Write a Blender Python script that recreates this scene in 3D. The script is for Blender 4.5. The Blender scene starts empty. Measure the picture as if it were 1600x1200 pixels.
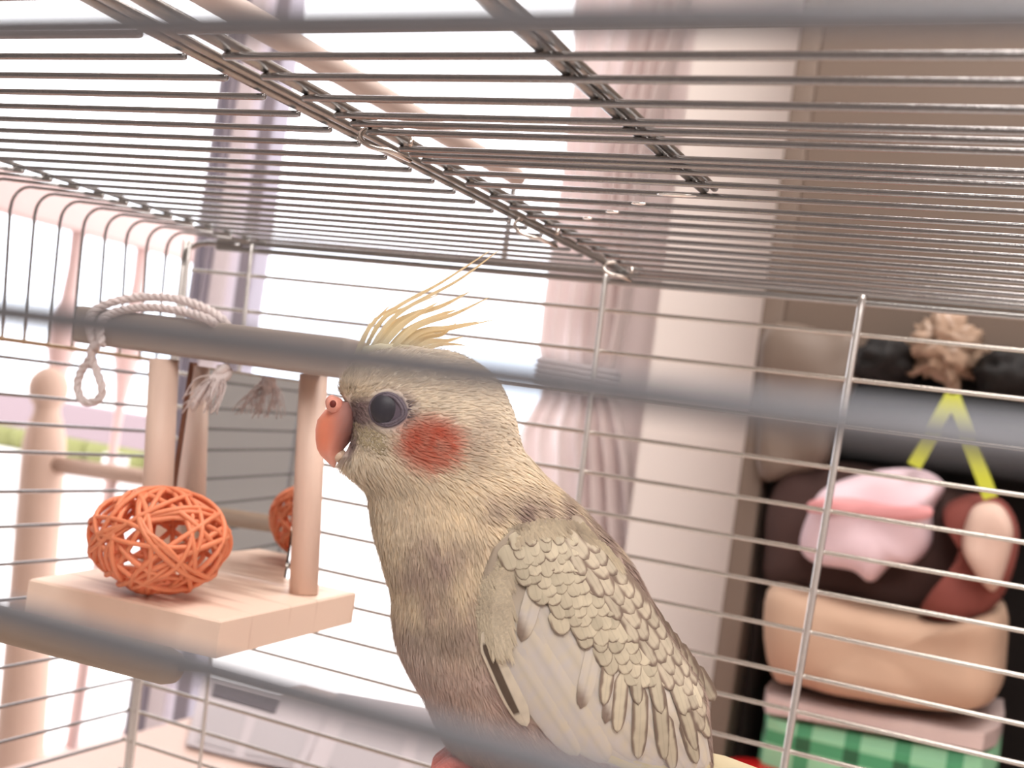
import bpy, bmesh, math, random
from mathutils import Vector, Matrix, noise
random.seed(7)
PI = math.pi
sc = bpy.context.scene
COL = sc.collection

# ---------------------------------------------------------------- camera, exposure, sky, lights
F = 1812.0                                   # focal length in pixels of the 1600 px frame
CAM = Vector((0, 0, 1.06))
RT = Vector((0.90116, 0.41053, 0.13921))     # camera right
DN = Vector((0.11732, 0.07816, -0.99001))    # camera down
FW = Vector((-0.41731, 0.90849, 0.02227))    # camera forward
cd = bpy.data.cameras.new('camera'); cam = bpy.data.objects.new('camera', cd); COL.objects.link(cam)
m = Matrix((RT, -DN, -FW)).transposed().to_4x4(); m.translation = CAM
cam.matrix_world = m
cd.sensor_width = 36; cd.lens = F * 36 / 1600; cd.clip_start = 0.004; cd.clip_end = 200
cd.dof.use_dof = True; cd.dof.focus_distance = 0.25; cd.dof.aperture_fstop = 24
sc.camera = cam
sc.view_settings.view_transform = 'Standard'; sc.view_settings.look = 'None'
sc.view_settings.exposure = 0.0; sc.view_settings.gamma = 1.0
sc.view_settings.use_curve_mapping = False

w = bpy.data.worlds.new('sky'); sc.world = w; w.use_nodes = True
nt = w.node_tree; bg = nt.nodes['Background']
tc = nt.nodes.new('ShaderNodeTexCoord'); sp = nt.nodes.new('ShaderNodeSeparateXYZ'); rp = nt.nodes.new('ShaderNodeValToRGB')
nt.links.new(tc.outputs['Generated'], sp.inputs[0]); nt.links.new(sp.outputs['Z'], rp.inputs[0]); nt.links.new(rp.outputs[0], bg.inputs[0])
rp.color_ramp.elements[0].position = 0.0; rp.color_ramp.elements[0].color = (0.72, 0.76, 0.84, 1)
rp.color_ramp.elements[1].position = 0.35; rp.color_ramp.elements[1].color = (1, 0.98, 1.0, 1)
bg.inputs[1].default_value = 3.6

def area(name, loc, target, size, power, color):
    l = bpy.data.lights.new(name, 'AREA'); l.size = size; l.energy = power; l.color = color
    o = bpy.data.objects.new(name, l); COL.objects.link(o); o.location = loc
    o.rotation_euler = (Vector(target) - Vector(loc)).to_track_quat('-Z', 'Y').to_euler()
    return o
area('fill_light_far', (0.1, 0.75, 2.38), (-0.3, 1.1, 0.6), 0.9, 30, (1.0, 0.94, 0.90))  # added fill, not a real lamp: brightens the wall beside the window
area('fill_light', (0.4, -0.6, 2.38), (0.0, 0.3, 0.6), 1.4, 50, (1.0, 0.95, 0.91))  # added fill above and behind the camera, lifts the whole room

# ---------------------------------------------------------------- pixel -> place helpers (camera relative planes, metres)
def ray(px, py):
    return RT * ((px - 800) / F) + DN * ((py - 600) / F) + FW
def onY(px, py, Y): r = ray(px, py); return CAM + r * (Y / r.y)
def onX(px, py, X): r = ray(px, py); return CAM + r * (X / r.x)
def onZ(px, py, Z): r = ray(px, py); return CAM + r * (Z / r.z)
def onD(px, py, D): return CAM + ray(px, py) * D

# ---------------------------------------------------------------- materials
def lin(c):
    return tuple(((v / 255) / 12.92 if v / 255 <= 0.04045 else ((v / 255 + 0.055) / 1.055) ** 2.4) for v in c)
def new_mat(name):
    m = bpy.data.materials.new(name); m.use_nodes = True
    return m, m.node_tree, m.node_tree.nodes['Principled BSDF']
def mat(name, c, rough=0.6, metal=0.0, var=0.12, scale=40.0, bump=0.15, stretch=(1, 1, 1), spec=0.5, trans=0.0, sheen=0.0):
    m, t, b = new_mat(name); N = t.nodes; L = t.links
    c = lin(c)
    co = N.new('ShaderNodeTexCoord'); mp = N.new('ShaderNodeMapping'); mp.inputs['Scale'].default_value = stretch
    nz = N.new('ShaderNodeTexNoise'); nz.inputs['Scale'].default_value = scale; nz.inputs['Detail'].default_value = 5
    L.new(co.outputs['Object'], mp.inputs[0]); L.new(mp.outputs[0], nz.inputs[0])
    mx = N.new('ShaderNodeMixRGB'); mx.inputs[1].default_value = (*[v * (1 - var) for v in c], 1); mx.inputs[2].default_value = (*[min(1, v * (1 + var)) for v in c], 1)
    L.new(nz.outputs[0], mx.inputs[0]); L.new(mx.outputs[0], b.inputs['Base Color'])
    b.inputs['Roughness'].default_value = rough; b.inputs['Metallic'].default_value = metal
    b.inputs['Specular IOR Level'].default_value = spec
    if sheen: b.inputs['Sheen Weight'].default_value = sheen
    if bump:
        bp = N.new('ShaderNodeBump'); bp.inputs['Strength'].default_value = bump; bp.inputs['Distance'].default_value = 0.002
        L.new(nz.outputs[0], bp.inputs['Height']); L.new(bp.outputs[0], b.inputs['Normal'])
    if trans:
        out = N['Material Output']; tr = N.new('ShaderNodeBsdfTranslucent'); ms = N.new('ShaderNodeMixShader'); ms.inputs[0].default_value = trans
        L.new(mx.outputs[0], tr.inputs[0]); L.new(b.outputs[0], ms.inputs[1]); L.new(tr.outputs[0], ms.inputs[2]); L.new(ms.outputs[0], out.inputs[0])
    return m
def wood(name, c1, c2, scale=30, stretch=(1, 1, 8), rough=0.55):
    m, t, b = new_mat(name); N = t.nodes; L = t.links
    co = N.new('ShaderNodeTexCoord'); mp = N.new('ShaderNodeMapping'); mp.inputs['Scale'].default_value = stretch
    wv = N.new('ShaderNodeTexWave'); wv.inputs['Scale'].default_value = scale; wv.inputs['Distortion'].default_value = 5; wv.inputs['Detail'].default_value = 3; wv.inputs['Detail Scale'].default_value = 1.5
    L.new(co.outputs['Object'], mp.inputs[0]); L.new(mp.outputs[0], wv.inputs[0])
    r = N.new('ShaderNodeValToRGB'); r.color_ramp.elements[0].color = (*lin(c2), 1); r.color_ramp.elements[0].position = 0.02
    r.color_ramp.elements[1].color = (*lin(c1), 1); r.color_ramp.elements[1].position = 0.3
    L.new(wv.outputs['Fac'], r.inputs[0]); L.new(r.outputs[0], b.inputs['Base Color']); b.inputs['Roughness'].default_value = rough
    return m
def vcol_mat(name, rough=0.85, trans=0.0):
    m, t, b = new_mat(name); N = t.nodes; L = t.links
    a = N.new('ShaderNodeVertexColor'); a.layer_name = 'Col'
    L.new(a.outputs[0], b.inputs['Base Color']); b.inputs['Roughness'].default_value = rough; b.inputs['Specular IOR Level'].default_value = 0.15
    if trans:
        out = N['Material Output']; tr = N.new('ShaderNodeBsdfTranslucent'); ms = N.new('ShaderNodeMixShader'); ms.inputs[0].default_value = trans
        L.new(a.outputs[0], tr.inputs[0]); L.new(b.outputs[0], ms.inputs[1]); L.new(tr.outputs[0], ms.inputs[2]); L.new(ms.outputs[0], out.inputs[0])
    return m

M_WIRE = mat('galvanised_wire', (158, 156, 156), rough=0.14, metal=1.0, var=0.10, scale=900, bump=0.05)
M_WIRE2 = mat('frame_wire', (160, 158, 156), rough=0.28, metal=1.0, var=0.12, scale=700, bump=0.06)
M_DWIRE = mat('backlit_wire', (126, 128, 134), rough=0.4, metal=0.7, var=0.1, scale=500, bump=0)  # front wires: their dark backlit tone is put into the colour
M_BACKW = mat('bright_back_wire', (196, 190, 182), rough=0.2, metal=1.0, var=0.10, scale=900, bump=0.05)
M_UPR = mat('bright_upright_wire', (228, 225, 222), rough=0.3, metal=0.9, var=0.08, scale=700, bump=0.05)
M_PINE = wood('pale_pine', (236, 210, 192), (212, 180, 160), scale=85, stretch=(.04, 1, .08))
M_PINE_PALE = mat('pine_dowel', (228, 200, 184), rough=0.5, var=0.07, scale=260, stretch=(1, 1, .12), bump=0.05)
M_BAR = mat('shaded_wood_bar', (176, 160, 148), rough=0.6, var=0.12, scale=300, stretch=(.1, 1, 1), bump=0.08)  # greyer than the posts: shadow on the crossbar put into its colour
M_PERCH = mat('brown_wood_perch', (150, 130, 112), rough=0.6, var=0.18, scale=420, stretch=(.06, 1, 1), bump=0.1)
M_RATTAN = mat('orange_rattan', (255, 158, 116), rough=0.45, var=0.12, scale=500, bump=0.1, trans=0.25)
M_ROPE = mat('white_cotton_rope', (244, 232, 230), rough=0.9, var=0.05, scale=1200, bump=0.5, trans=0.2)
M_MIRROR = mat('mirror_glass', (235, 235, 235), rough=0.01, metal=1.0, var=0.0, bump=0)
M_MFRAME = mat('mirror_edge', (120, 78, 60), rough=0.5)
M_TRAY = mat('plastic_tray', (240, 240, 238), rough=0.4)

# ---------------------------------------------------------------- object helpers
def tag(o, label=None, cat=None, group=None, kind=None):
    if label: o['label'] = label
    if cat: o['category'] = cat
    if group: o['group'] = group
    if kind: o['kind'] = kind
    return o
def thing(name, loc, label, cat, group=None):
    o = bpy.data.objects.new(name, None); COL.objects.link(o); o.location = loc; o.empty_display_size = 0.01
    return tag(o, label, cat, group)
def base_of(o):
    p = Vector((0, 0, 0))
    while o is not None: p += o.location; o = o.parent
    return p
class MB:
    def __init__(s): s.v = []; s.f = []; s.c = []; s.mi = []
    def add(s, vs, fs, col=None, mi=0):
        n = len(s.v); s.v += [Vector(v) for v in vs]; s.f += [tuple(i + n for i in f) for f in fs]; s.mi += [mi] * len(fs)
        if col is not None: s.c += (col if isinstance(col, list) else [col] * len(vs))
        return s
    def box(s, c, d, rot=0.0, bev=0.0):
        c = Vector(c); hx, hy, hz = d[0] / 2, d[1] / 2, d[2] / 2; R = Matrix.Rotation(rot, 3, 'Z')
        if not bev:
            vs = [c + R @ Vector((x, y, z)) for x in (-hx, hx) for y in (-hy, hy) for z in (-hz, hz)]
            return s.add(vs, [(0, 1, 3, 2), (4, 6, 7, 5), (0, 4, 5, 1), (2, 3, 7, 6), (0, 2, 6, 4), (1, 5, 7, 3)])
        bm = bmesh.new(); bmesh.ops.create_cube(bm, size=1)
        for v in bm.verts: v.co = Vector((v.co.x * d[0], v.co.y * d[1], v.co.z * d[2]))
        bmesh.ops.bevel(bm, geom=bm.edges[:], offset=bev, segments=2, affect='EDGES', profile=.7)
        bm.verts.index_update()
        s.add([c + R @ v.co for v in bm.verts], [tuple(v.index for v in f.verts) for f in bm.faces]); bm.free(); return s
    def tube(s, pts, r, n=10, cap=True, closed=False, col=None):
        pts = [Vector(p) for p in pts]; k = len(pts)
        rs = r if isinstance(r, (list, tuple)) else [r] * k
        vs = []; fs = []; prev = None
        for i, p in enumerate(pts):
            a = pts[i - 1] if (i > 0 or closed) else p; b = pts[(i + 1) % k] if (i < k - 1 or closed) else p
            t = (b - a); t = t.normalized() if t.length > 1e-12 else Vector((0, 0, 1))
            if prev is None:
                u = t.orthogonal().normalized()
            else:
                u = prev - t * prev.dot(t); u = u.normalized() if u.length > 1e-9 else t.orthogonal().normalized()
            prev = u; v = t.cross(u)
            for j in range(n):
                a_ = 2 * PI * j / n; vs.append(p + (u * math.cos(a_) + v * math.sin(a_)) * rs[i])
        m_ = k if closed else k - 1
        for i in range(m_):
            i2 = (i + 1) % k
            for j in range(n):
                j2 = (j + 1) % n; fs.append((i * n + j, i2 * n + j, i2 * n + j2, i * n + j2))
        if cap and not closed:
            fs.append(tuple(range(n))); fs.append(tuple((k - 1) * n + j for j in reversed(range(n))))
        return s.add(vs, fs, col)
    def rod(s, a, b, r, n=10):        # straight rod with softly rounded ends
        a = Vector(a); b = Vector(b); d = (b - a).normalized()
        return s.tube([a, a + d * r * .3, a + d * r, b - d * r, b - d * r * .3, b], [r * .35, r * .8, r, r, r * .8, r * .35], n)
    def ball(s, c, rx, ry=None, rz=None, nu=20, nv=14, R=None, col=None):
        ry = ry or rx; rz = rz or rx; c = Vector(c); vs = []; fs = []
        for i in range(nv + 1):
            th = PI * i / nv
            for j in range(nu):
                ph = 2 * PI * j / nu; p = Vector((rx * math.sin(th) * math.cos(ph), ry * math.sin(th) * math.sin(ph), rz * math.cos(th)))
                vs.append(c + (R @ p if R else p))
        for i in range(nv):
            for j in range(nu):
                fs.append((i * nu + j, (i + 1) * nu + j, (i + 1) * nu + (j + 1) % nu, i * nu + (j + 1) % nu))
        return s.add(vs, fs, col)
    def lathe(s, base, prof, n=24, axis=Vector((0, 0, 1))):
        base = Vector(base); ax = axis.normalized()
        return s.tube([base + ax * h for h, r in prof], [max(r, 1e-5) for h, r in prof], n)
    def quad(s, a, b, c, d): return s.add([a, b, c, d], [(0, 1, 2, 3)])
    def build(s, name, mt, parent=None, smooth=True, label=None):
        o0 = base_of(parent) if parent else Vector((0, 0, 0))
        me = bpy.data.meshes.new(name); me.from_pydata([v - o0 for v in s.v], [], s.f)
        for x in (mt if isinstance(mt, list) else [mt]): me.materials.append(x)
        if isinstance(mt, list): me.polygons.foreach_set('material_index', s.mi)
        if s.c:
            ca = me.color_attributes.new('Col', 'FLOAT_COLOR', 'POINT')
            flat = []
            for c in s.c: flat += [c[0], c[1], c[2], 1.0]
            ca.data.foreach_set('color', flat)
        if smooth: me.polygons.foreach_set('use_smooth', [True] * len(me.polygons))
        me.validate(); me.update()
        o = bpy.data.objects.new(name, me); COL.objects.link(o)
        if parent: o.parent = parent
        if label: o['label'] = label
        return o
def solo(mb, name, mt, label, cat, group=None, smooth=True):
    """a thing that is one mesh: origin moved to its base"""
    lo = Vector((sum(v.x for v in mb.v) / len(mb.v), sum(v.y for v in mb.v) / len(mb.v), min(v.z for v in mb.v)))
    mb.v = [v - lo for v in mb.v]
    o = mb.build(name, mt, None, smooth); o.location = lo
    return tag(o, label, cat, group)
def struct(mb, name, mt, smooth=False):
    o = mb.build(name, mt, None, smooth); o['kind'] = 'structure'; return o
def bez(pts, n=16):
    """Catmull-Rom through the points"""
    P = [Vector(p) for p in pts]; P = [P[0] * 2 - P[1]] + P + [P[-1] * 2 - P[-2]]; out = []
    for i in range(1, len(P) - 2):
        for k in range(n):
            t = k / n; a, b, c, d = P[i - 1], P[i], P[i + 1], P[i + 2]
            out.append(0.5 * ((2 * b) + (c - a) * t + (2 * a - 5 * b + 4 * c - d) * t * t + (3 * b - a - 3 * c + d) * t ** 3))
    out.append(P[-2]); return out
def interp(tab, y):
    if y <= tab[0][0]: return tab[0][1]
    for (a, b), (c, d) in zip(tab, tab[1:]):
        if y <= c: t = (y - a) / (c - a); return b + (d - b) * t
    return tab[-1][1]

# ================================================================ the room
M_WALLPINK = mat('pale_pink_plaster', (242, 230, 226), rough=0.9, var=0.03, scale=6, bump=0.05)
M_WALLGREY = mat('grey_plaster', (188, 184, 180), rough=0.9, var=0.03, scale=6, bump=0.05)
M_FLOOR = wood('room_floor', (206, 196, 190), (176, 164, 158), scale=4, stretch=(6, 1, 1))
M_CEIL = mat('ceiling_paint', (228, 222, 216), rough=0.9, var=0.02, scale=6, bump=0.03)
YW = 1.60; WX0, WX1 = -2.15, -0.59; WZ0, WZ1 = 0.06, 2.30
struct(MB().box((-.3, -.1, -.02), (3.9, 3.5, .04)), 'floor', M_FLOOR)
struct(MB().box((-.3, -.1, 2.47), (3.9, 3.5, .04)), 'ceiling', M_CEIL)
struct(MB().box((-2.25, -.1, 1.23), (.1, 3.5, 2.46)), 'wall_left', M_WALLGREY)
struct(MB().box((1.65, -.1, 1.23), (.1, 3.5, 2.46)), 'wall_right', M_WALLPINK)
struct(MB().box((-.3, -1.85, 1.23), (3.9, .1, 2.46)), 'wall_behind', M_WALLGREY)
wb = MB(); x1 = 1.6
wb.box(((WX1 + x1) / 2, YW + .05, 1.23), (x1 - WX1, .1, 2.46)); wb.box(((-2.2 + WX0) / 2, YW + .05, 1.23), (WX0 + 2.2, .1, 2.46))
wb.box(((WX0 + WX1) / 2, YW + .05, (WZ1 + 2.46) / 2), (WX1 - WX0, .1, 2.46 - WZ1)); wb.box(((WX0 + WX1) / 2, YW + .05, WZ0 / 2), (WX1 - WX0, .1, WZ0))
struct(wb, 'wall_window', M_WALLPINK)
# sliding window frame
M_ALU = mat('aluminium_profile', (158, 150, 162), rough=0.4, metal=0.0, var=0.05, scale=60)
M_ALUP = mat('aluminium_profile_light', (242, 230, 236), rough=0.5, metal=0.0, var=0.05, scale=60)
win = bpy.data.objects.new('window_1', None); COL.objects.link(win); win.location = ((WX0 + WX1) / 2, YW, 0); win['kind'] = 'structure'
for (pa, pb, wd, mt_) in [((430, 150), (380, 560), .030, M_ALU), ((392, 150), (352, 470), .034, M_ALUP), ((368, 150), (329, 470), .014, M_ALU), ((350, 150), (312, 470), .008, M_ALU)]:
    a = onY(pa[0], pa[1], YW); b = onY(pb[0], pb[1], YW); x = (a.x + b.x) / 2
    MB().box((x, YW, (WZ0 + WZ1) / 2), (wd, .045, WZ1 - WZ0), bev=.004).build('mullion', mt_, win)
for z in (WZ0 + .02, WZ1 - .02): MB().box(((WX0 + WX1) / 2, YW, z), (WX1 - WX0, .06, .04), bev=.004).build('window_rail', M_ALU, win)
for x in (WX0 + .015, WX1 - .012): MB().box((x, YW, (WZ0 + WZ1) / 2), (.026, .06, WZ1 - WZ0), bev=.004).build('window_stile', M_ALU, win)

# ---------------------------------------------------------------- outside: balcony floor, railing, post, buildings, hedge
M_CONC = mat('sunlit_concrete', (236, 232, 230), rough=0.9, var=0.03, scale=3, bump=0.1)
struct(MB().box((-6, 26, -.08), (60, 48.6, .1)), 'terrace', M_CONC)
M_RAIL = mat('painted_rail', (204, 174, 168), rough=0.6, var=0.05, scale=30)
M_POST = mat('tan_stone_post', (188, 158, 140), rough=0.7, var=0.06, scale=14)
XR = -1.98
rr = thing('balcony_railing', (XR, 2.4, 0), 'pale pink balcony railing sloping away behind the arched cage bars', 'railing')
z_r = onX(0, 298, XR).z
MB().box((XR, 2.08, z_r), (.06, .95, .085), bev=.01).build('top_rail', M_RAIL, rr)
MB().box((XR, 2.08, .10), (.06, .95, .06), bev=.01).build('bottom_rail', M_RAIL, rr)
for px, wd in ((112, 1), (216, 1)):
    p = onX(px, 440, XR); h = z_r
    prof = [(.1, .010), (.4, .010), (.9, .010), (h - .42, .012), (h - .36, .020), (h - .30, .032), (h - .25, .030), (h - .2, .018), (h - .12, .0135), (h - .05, .016), (h, .018)]
    MB().lathe((p.x, p.y, 0), prof).build('baluster', M_RAIL, rr)
YP = 1.86
pa = onY(75, 600, YP)
t = thing('post', (pa.x - .03, YP, 0), 'thick tan turned post with round ball top, far left behind the side bars', 'post')
kx = (YP / ray(75, 600).y) / F                       # metres per pixel there
zt = onY(75, 572, YP).z
top = Vector((pa.x, YP, zt)); bot = Vector((onY(30, 1250, YP).x, YP, 0.0)); ax = (top - bot); Lh = ax.length; ax.normalize()
def pr(dy, r): return (Lh - dy * kx, r * kx)
prof = [(0, 38 * kx)] + [pr(600, 36), pr(400, 34), pr(160, 33), pr(120, 32), pr(95, 28), pr(72, 20), pr(62, 20), pr(54, 26), pr(42, 30), pr(30, 30.5), pr(18, 27), pr(8, 19), pr(2, 9), pr(0, 1)]
MB().lathe(bot, prof, 28, ax).build('shaft', M_POST, t)
ra = onY(95, 728, YP); rb = onY(330, 742, YP)
q = thing('fence_rail', ((ra.x + rb.x) / 2, YP, 0), 'horizontal tan wooden rail running right from the turned post', 'rail')
zz = (ra.z + rb.z) / 2
MB().tube([(ra.x - .03, YP, ra.z), (rb.x + .01, YP, zz - .004)], 13 * kx, 14).build('rail', M_POST, q)
for px in (180, 330): p = onY(px, 740, YP); MB().tube([(p.x, YP, zz), (p.x, YP, -.03)], 6 * kx, 12).build('rail_support', M_RAIL, q)
# far building band and hedge
M_BLDG = mat('far_building_plaster', (146, 128, 132), rough=0.9, var=0.04, scale=.6)
M_LEAF = mat('far_hedge_leaves', (166, 168, 112), rough=0.9, var=0.25, scale=1.4, trans=0.3)
YB = 5.0
a = onY(-60, 614, YB); b = onY(290, 690, YB); a2 = onY(-60, 664, YB)
bt = thing('parapet', ((a.x + b.x) / 2, YB, 0), 'pinkish horizontal parapet band on white posts outside, left of the toy', 'parapet')
MB().box(((a.x + b.x) / 2 - .4, YB, (a.z + a2.z) / 2 + .05), (b.x - a.x + .8, .16, a.z - a2.z), bev=.01).build('coping', M_BLDG, bt)
for i in range(4):
    x = onY(185, 690, YB).x + (i - 3) * .6; MB().box((x, YB, a2.z / 2 - .015), (.10, .10, a2.z + .03)).build('pillar', M_CONC, bt)
x0_, x1_ = a.x - 1.2, b.x + .35
solo(MB().box(((x0_ + x1_) / 2, YB + .75, .165), (x1_ - x0_, .5, .39), bev=.01), 'planter', M_CONC, 'long white planter box holding the hedge outside', 'planter')
mbh = MB()
for i in range(150):
    x = random.uniform(x0_ + .2, x1_ - .2); hz = random.uniform(.42, .46)
    mbh.ball((x, YB + .75 + random.uniform(-.12, .12), hz), random.uniform(.07, .13), nu=8, nv=6)
solo(mbh, 'hedge', M_LEAF, 'yellow green hedge outside below the pinkish parapet band', 'hedge')
M_HILL = mat('hazy_hill', (206, 218, 232), rough=1.0, var=0.05, scale=.01)
mh = MB(); n = 60; vs = []; fs = []
for i in range(n + 1):
    x = -260 + i * 4.6; h = 12 + 5 * noise.noise(Vector((i * .14, 3, 0))) + 2 * noise.noise(Vector((i * .5, 8, 0)))
    vs += [(x, 150, 0), (x, 170, h), (x, 190, 0)]
for i in range(n): k = 3 * i; fs += [(k, k + 3, k + 4, k + 1), (k + 1, k + 4, k + 5, k + 2)]
mh.add(vs, fs)
struct(mh, 'hills', M_HILL, True)

# ================================================================ table and newspapers
M_TABLE = mat('pinkish_wood_table', (214, 184, 170), rough=0.5, var=0.06, scale=20, stretch=(1, 8, 1))
ZT = -0.36; TZ = CAM.z + ZT
tb = thing('table', (.0, .5, 0), 'pale pinkish wooden table standing under the bird cage', 'table')
MB().box((.06, .545, TZ - .015), (1.64, 1.27, .03), bev=.004).build('table_top', M_TABLE, tb)
for x in (-.70, .82):
    for y in (-.04, 1.14): MB().box((x, y, (TZ - .03) / 2), (.05, .05, TZ - .03), bev=.004).build('leg', M_TABLE, tb)

def print_mat(name, sx, sy):
    m, t, b = new_mat(name); N = t.nodes; L = t.links
    co = N.new('ShaderNodeTexCoord'); br = N.new('ShaderNodeTexBrick'); mp = N.new('ShaderNodeMapping')
    mp.inputs['Scale'].default_value = (sx, sy, 1)
    L.new(co.outputs['Generated'], mp.inputs[0]); L.new(mp.outputs[0], br.inputs[0])
    br.inputs['Color1'].default_value = (.04, .03, .035, 1); br.inputs['Color2'].default_value = (.13, .11, .12, 1); br.inputs['Mortar'].default_value = (.40, .36, .37, 1)
    br.inputs['Scale'].default_value = 1; br.inputs['Mortar Size'].default_value = .16; br.inputs['Brick Width'].default_value = .5; br.inputs['Row Height'].default_value = .25
    L.new(br.outputs[0], b.inputs['Base Color']); b.inputs['Roughness'].default_value = .9
    return m
M_PRINT = print_mat('newsprint_columns', 8, 9); M_PAPER = mat('newspaper_sheet', (184, 174, 176), rough=.9, var=.03, scale=30)
M_INK = mat('printed_grey_banner', (80, 72, 78), rough=.9, var=.15, scale=120, bump=0)
def sheet(name, corners, dz, label, group, head=None, blocks=()):
    c = [onZ(x, y, ZT) for x, y in corners]; c0 = sum(c, Vector()) / 4
    t = thing(name, (c0.x, c0.y, TZ + dz), label, 'newspaper', group)
    def quadpatch(pp, dz2, nm, mt_, N=8):
        mb = MB(); vs = []; fs = []
        for i in range(N + 1):
            for j in range(N + 1):
                u, v = i / N, j / N
                p = pp[0].lerp(pp[1], u).lerp(pp[3].lerp(pp[2], u), v)
                vs.append(Vector((p.x, p.y, TZ + dz2 + .004 * (1 + noise.noise(Vector((p.x * 7, p.y * 7, dz > .008)))))))
        for i in range(N):
            for j in range(N): a = i * (N + 1) + j; fs.append((a, a + N + 1, a + N + 2, a + 1))
        mb.add(vs, fs); return mb.build(nm, mt_, t)
    quadpatch(c, dz, 'page', M_PAPER)
    def sub(u0, v0, u1, v1):
        def P(u, v): return c[0].lerp(c[1], u).lerp(c[3].lerp(c[2], u), v)
        return [P(u0, v0), P(u1, v0), P(u1, v1), P(u0, v1)]
    if head: quadpatch(sub(*head), dz + .0012, 'banner', M_INK)
    for b_ in blocks: quadpatch(sub(*b_), dz + .0012, 'text_block', M_PRINT)
sheet('newspaper', [(318, 1058), (520, 1112), (470, 1215), (290, 1170)], .002, 'open newspaper page with a dark grey banner seen below the toy', None, (.1, .1, .62, .34), ((.08, .48, .42, .95), (.5, .48, .92, .95)))
sheet('newspaper', [(525, 1105), (790, 1150), (790, 1320), (470, 1230)], .010, 'newspaper page of grey print below the bird, right of the bannered page', None, None, ((.1, .35, .45, .9), (.52, .3, .95, .9)))
# red bowl at lower right of bird, on the table behind the cage
M_RED = mat('glossy_red_plastic', (236, 40, 40), rough=.25, var=.03)
c = onZ(1200, 1212, ZT + .055); c.z = 0
mbw = MB(); ro = .040
mbw.tube([(c.x, c.y, TZ), (c.x, c.y, TZ + .002), (c.x, c.y, TZ + .03), (c.x, c.y, TZ + .055), (c.x, c.y, TZ + .058), (c.x, c.y, TZ + .055), (c.x, c.y, TZ + .01)], [.02, .026, .034, ro, ro + .003, ro - .003, .024], 32)
solo(mbw, 'bowl', M_RED, 'glossy red plastic bowl behind the wires at the lower right of the bird', 'bowl')

# ================================================================ curtain
M_CURT = mat('sheer_white_curtain', (246, 236, 234), rough=.9, var=.03, scale=60, bump=.1, trans=.45)
YC = 1.50
Lt = [(-250, 905), (60, 895), (250, 880), (450, 852), (545, 838), (590, 850), (620, 846), (680, 812), (800, 800), (1000, 790), (1500, 770)]
Rt = [(-250, 1130), (60, 1065), (250, 1010), (450, 985), (545, 968), (590, 955), (620, 965), (700, 985), (860, 1003), (1000, 1015), (1500, 1040)]
mb = MB(); rows = 90; cols = 110; vs = []; fs = []
for i in range(rows + 1):
    py = -250 + 1700 * i / rows; pl, pr_ = interp(Lt, py), interp(Rt, py)
    tight = max(0, 1 - abs(py - 592) / 110)
    for j in range(cols + 1):
        u = j / cols; px = pl + (pr_ - pl) * u
        p = onY(px, py, YC); amp = .024 * (1 - .6 * tight)
        ph = u * 2 * PI * 7 + 1.2 * math.sin(u * 9) + .4 * math.sin(py * .006)
        p.y += amp * math.sin(ph) + .01 * noise.noise(Vector((u * 5, py * .01, 0))); p.z = max(p.z, .02); vs.append(p)
for i in range(rows):
    for j in range(cols): a = i * (cols + 1) + j; fs.append((a, a + cols + 1, a + cols + 2, a + 1))
mb.add(vs, fs)
cc = onY(905, 592, YC)
cu = thing('curtain', (cc.x, YC, 0), 'white gathered curtain tied back at the right edge of the window', 'curtain')
mb.build('cloth', M_CURT, cu)
tbk = MB(); pts = []
a = onY(842, 578, YC - .0); b = onY(962, 600, YC)
for i in range(32):
    t_ = 2 * PI * i / 32; pts.append((a.lerp(b, .5)) + (b - a) * .5 * math.cos(t_) + Vector((0, -.035 * math.sin(t_), 0)))
for k in range(4): tbk.tube([p + Vector((0, 0, k * .008 - .012)) for p in pts], .005, 6, closed=True)
tbk.build('tieback', mat('tieback_cord', (205, 196, 198), rough=.8), cu)

# ================================================================ light panel with rounded corner, wardrobe with open shelf
M_PANEL = mat('light_pink_board', (248, 238, 232), rough=.7, var=.02, scale=6)
M_BROWN = mat('brown_wardrobe_board', (112, 97, 86), rough=.6, var=.07, scale=5, stretch=(1, 1, .3))
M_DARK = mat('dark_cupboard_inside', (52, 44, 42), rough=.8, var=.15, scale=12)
YD = 1.20
# wardrobe: left edge runs through (1200,460) and (1098,1050)
xl = (onY(1212, 350, YD).x + onY(1150, 760, YD).x) / 2
wd = thing('wardrobe', (.6, YD + .2, 0), 'tall brown wardrobe with an open dark compartment on the right', 'wardrobe')
zt = onY(1400, 548, YD).z
xo = onY(1192, 760, YD).x - .002
MB().box(((xl + xo) / 2, YD + .17, 1.2), (xo - xl, .34, 2.4), bev=.003).build('side_panel', M_BROWN, wd)
MB().box(((xo + 1.55) / 2, YD + .02, (zt + 2.4) / 2), (1.55 - xo, .04, 2.4 - zt), bev=.003).build('upper_door', M_BROWN, wd)
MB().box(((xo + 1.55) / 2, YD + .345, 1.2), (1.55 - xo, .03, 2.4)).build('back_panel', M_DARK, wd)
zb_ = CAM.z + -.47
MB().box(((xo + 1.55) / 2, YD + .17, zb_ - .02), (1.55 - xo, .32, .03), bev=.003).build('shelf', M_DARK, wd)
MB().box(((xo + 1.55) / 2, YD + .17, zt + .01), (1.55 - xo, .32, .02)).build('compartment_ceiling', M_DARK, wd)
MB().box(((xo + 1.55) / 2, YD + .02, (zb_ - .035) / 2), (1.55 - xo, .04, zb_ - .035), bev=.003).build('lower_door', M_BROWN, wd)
MB().box((1.53, YD + .17, 1.2), (.04, .34, 2.4)).build('side_panel', M_BROWN, wd)
MB().box((xo + .006, YD + .18, 1.05), (.008, .28, .9)).build('lining', M_DARK, wd)
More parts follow.
